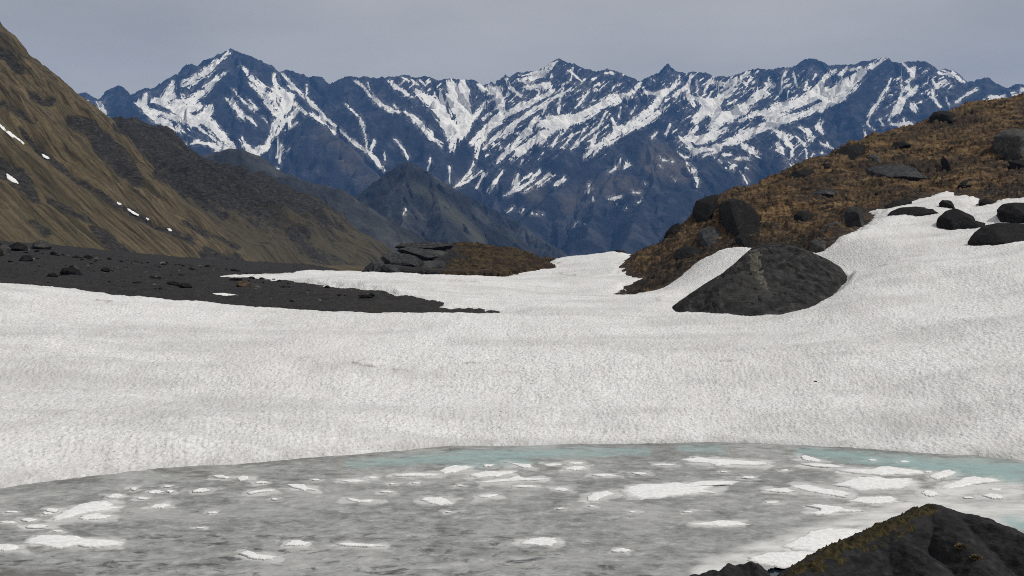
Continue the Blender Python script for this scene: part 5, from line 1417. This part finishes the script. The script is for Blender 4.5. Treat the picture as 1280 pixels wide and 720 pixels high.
crest = np.interp(pf, [900, 950, 985, 1010, 1040, 1075, 1105, 1132, 1155, 1170, 1186], [790, 742, 716, 700, 686, 670, 656, 645, 637, 629.5, 638])
below = qf - crest
mossf = fbm(gx * 3, gy * 3, 5, 431) * 5 + fbm(gx * .8, gy * .8, 3, 433) * 6
mk = (strokes(pf, qf, [[(985, 716, 3), (1005, 708, 8), (1040, 692, 8), (1075, 676, 8), (1100, 662, 8), (1130, 650, 7), (1150, 642, 6), (1164, 637, 3.5)], [(1050, 702, 4), (1075, 690, 5), (1100, 683, 3)], [(1020, 714, 4), (1035, 708, 3)], [(1125, 668, 3), (1140, 660, 4)]], base=-40) + mossf)
msk = sstep(-1, 3, mk)
fuzz = (np.abs(perlin2(gx * 22, gy * 22, 441)) * .06 + fbm(gx * 8, gy * 8, 3, 442) * .05 + .025) * msk - .012
o = grid_obj("moss", gx, gy, Hf + fuzz, MOSS, keep=cells(mk > -.5) & cells(Hf > 0), loc=tuple(fr)); o.location = (0, 0, 0); o.parent = frock
o["label"] = "brown green moss along the crest of the rock"

sl = P(905, 730, 18.4); sl[2] = -.1
slr = [dict(p=pts([(800, 742, 17.2), (846, 722, 17.8), (870, 716, 18.0), (900, 709.5, 18.3), (920, 705, 18.5), (936, 701.5, 18.6), (943, 704, 18.5), (948, 715, 18.2), (953, 730, 17.9)]))]
sx, sy = np.meshgrid(np.linspace(1.6, 5.4, 260), np.linspace(15.5, 20.5, 260))
swx = sx + fbm(sx * 1.2, sy * 1.2, 4, 451) * .12; swy = sy + fbm(sx * 1.2, sy * 1.2, 4, 452) * .12
Hs, Ds, Sq = ridge_field(swx, swy, slr, lambda d: .55 * d + .5 * d * d)
Hs = Hs + ridged((sx * .3 + Hs * .9) * 5 + fbm(sx, sy, 3, 453) * .5, sx * .6 + sy * .4, 4, 454) * .06 + fbm(sx * 4, sy * 4, 4, 455) * .05 + np.abs(perlin2(sx * 3.2, sy * .8, 456)) * .10 - .08
slab = grid_obj("rock", sx, sy, Hs, FGROCK, keep=cells(Hs > -.6), loc=tuple(sl))
tag(slab, "low jagged dark slab at the bottom edge, left of the gap of open water", "rock")


def blades(name, px, py, wpx, label, n=420, seed=1):
    y = np.linspace(15, 22, 1400)
    hx = None
    # find rock surface under the pixel
    d = (pf - px) ** 2 + (qf - py) ** 2
    d = np.where(Hf > 0, d, 1e9)
    cand = d < 9
    yy = np.where(cand, gy, 1e9)
    i = np.unravel_index(np.argmin(yy), yy.shape)
    c = np.array([gx[i], gy[i], Hf[i] - .03])
    R_ = wpx / F * c[1] / 2
    r = np.random.RandomState(seed)
    V = []; Tt = []
    for k in range(n):
        a = r.uniform(0, 2 * math.pi); rad = R_ * .55 * math.sqrt(r.rand())
        b = np.array([math.cos(a) * rad, math.sin(a) * rad, -.02])
        el = r.uniform(.25, 1.35); a2 = a + r.normal(0, .5)
        L = R_ * r.uniform(.7, 1.25)
        dv = np.array([math.cos(a2) * math.cos(el), math.sin(a2) * math.cos(el), math.sin(el)])
        sd_ = np.array([-math.sin(a2), math.cos(a2), 0]) * .0075
        m = b + dv * L * .6; t = b + dv * L - np.array([0, 0, L * .22])
        j = len(V)
        V += [b - sd_, b + sd_, m + sd_ * .8, m - sd_ * .8, t]
        Tt += [(j, j + 1, j + 2), (j, j + 2, j + 3), (j + 3, j + 2, j + 4)]
    o = link(name, raw_mesh(name, V, tris=Tt, smooth=False), TUFT, None, tuple(c))
    return tag(o, label, "grass tuft", "dry grass tufts on the foreground rock")


blades("grass_tuft", 1201, 680, 15, "larger dry tan grass tuft on the dark face of the foreground rock, upper of three", seed=3)
blades("grass_tuft", 1221, 693, 13, "dry tan grass tuft below right of the larger one on the foreground rock", seed=4)
blades("grass_tuft", 1241, 707, 6, "tiny dry grass tuft, lowest of three on the foreground rock", 140, 5)

# ------------------------------------------------------------------ air, sky, sun
def build_box(name, lo, hi):
    x0, y0, z0 = lo; x1, y1, z1 = hi
    V = [(x0, y0, z0), (x1, y0, z0), (x1, y1, z0), (x0, y1, z0), (x0, y0, z1), (x1, y0, z1), (x1, y1, z1), (x0, y1, z1)]
    Q = [(0, 3, 2, 1), (4, 5, 6, 7), (0, 1, 5, 4), (1, 2, 6, 5), (2, 3, 7, 6), (3, 0, 4, 7)]
    return raw_mesh(name, V, quads=Q, smooth=False)


HAZE_DENS = 5.2e-5
hm = bpy.data.materials.new("mountain_air"); hm.use_nodes = True
for nd in list(hm.node_tree.nodes): hm.node_tree.nodes.remove(nd)
ho = hm.node_tree.nodes.new("ShaderNodeOutputMaterial"); pv = hm.node_tree.nodes.new("ShaderNodeVolumePrincipled")
pv.inputs["Color"].default_value = (.16, .41, 1.0, 1); pv.inputs["Density"].default_value = HAZE_DENS; pv.inputs["Anisotropy"].default_value = 0.0
hm.node_tree.links.new(pv.outputs[0], ho.inputs["Volume"])
haze = link("haze", build_box("haze", (-7000, -900, -162), (7000, 9600, 1850)), hm)
tag(haze, kind="stuff")

SUN_EL, SUN_AZ = 50.0, 98.0      # azimuth measured from straight behind the scene's far side (+Y) toward +X
EXPOSURE = 0.0
w = bpy.data.worlds.new("World"); scene.world = w; w.use_nodes = True
t = w.node_tree; bg = t.nodes["Background"]
sky = t.nodes.new("ShaderNodeTexSky"); sky.sky_type = 'NISHITA'; sky.sun_disc = False
sky.sun_elevation = math.radians(SUN_EL); sky.sun_rotation = math.radians(SUN_AZ); sky.altitude = 2000; sky.dust_density = 2.0
tc = t.nodes.new("ShaderNodeTexCoord"); mp = t.nodes.new("ShaderNodeMapping"); mp.inputs["Scale"].default_value = (1, 1, 3.5)
t.links.new(tc.outputs["Generated"], mp.inputs[0])
nz = t.nodes.new("ShaderNodeTexNoise"); nz.inputs["Scale"].default_value = 2.2; nz.inputs["Detail"].default_value = 5; nz.inputs["Roughness"].default_value = .5
t.links.new(mp.outputs[0], nz.inputs["Vector"])
rp = t.nodes.new("ShaderNodeValToRGB"); rp.color_ramp.elements[0].position = .3; rp.color_ramp.elements[1].position = .72
rp.color_ramp.elements[0].color = (4.1, 3.98, 3.7, 1); rp.color_ramp.elements[1].color = (6.4, 6.05, 5.4, 1)
t.links.new(nz.outputs["Fac"], rp.inputs[0])
mx = t.nodes.new("ShaderNodeMix"); mx.data_type = 'RGBA'; mx.inputs[0].default_value = .88
t.links.new(sky.outputs[0], mx.inputs[6]); t.links.new(rp.outputs[0], mx.inputs[7]); t.links.new(mx.outputs[2], bg.inputs[0])
bg.inputs[1].default_value = .10

sd_ = bpy.data.lights.new("sun", 'SUN'); sd_.energy = 2.8; sd_.angle = math.radians(2.0); sd_.color = (1.0, .965, .91)
so = bpy.data.objects.new("sun", sd_); col.objects.link(so)
az = math.radians(SUN_AZ); el = math.radians(SUN_EL)
# direction toward the sun
dv = np.array([math.sin(az) * math.cos(el), math.cos(az) * math.cos(el), math.sin(el)])
from mathutils import Vector
so.rotation_euler = Vector(dv).to_track_quat('Z', 'Y').to_euler()
so.location = (0, 0, 60)

scene.view_settings.view_transform = 'Standard'
scene.view_settings.look = 'None'
scene.view_settings.exposure = EXPOSURE
scene.view_settings.gamma = 1.0
scene.view_settings.use_curve_mapping = False
scene.render.engine = 'CYCLES'
scene.cycles.volume_bounces = 0
scene.cycles.max_bounces = 5
scene.cycles.diffuse_bounces = 3
scene.cycles.use_denoising = False
scene.cycles.filter_width = 1.0
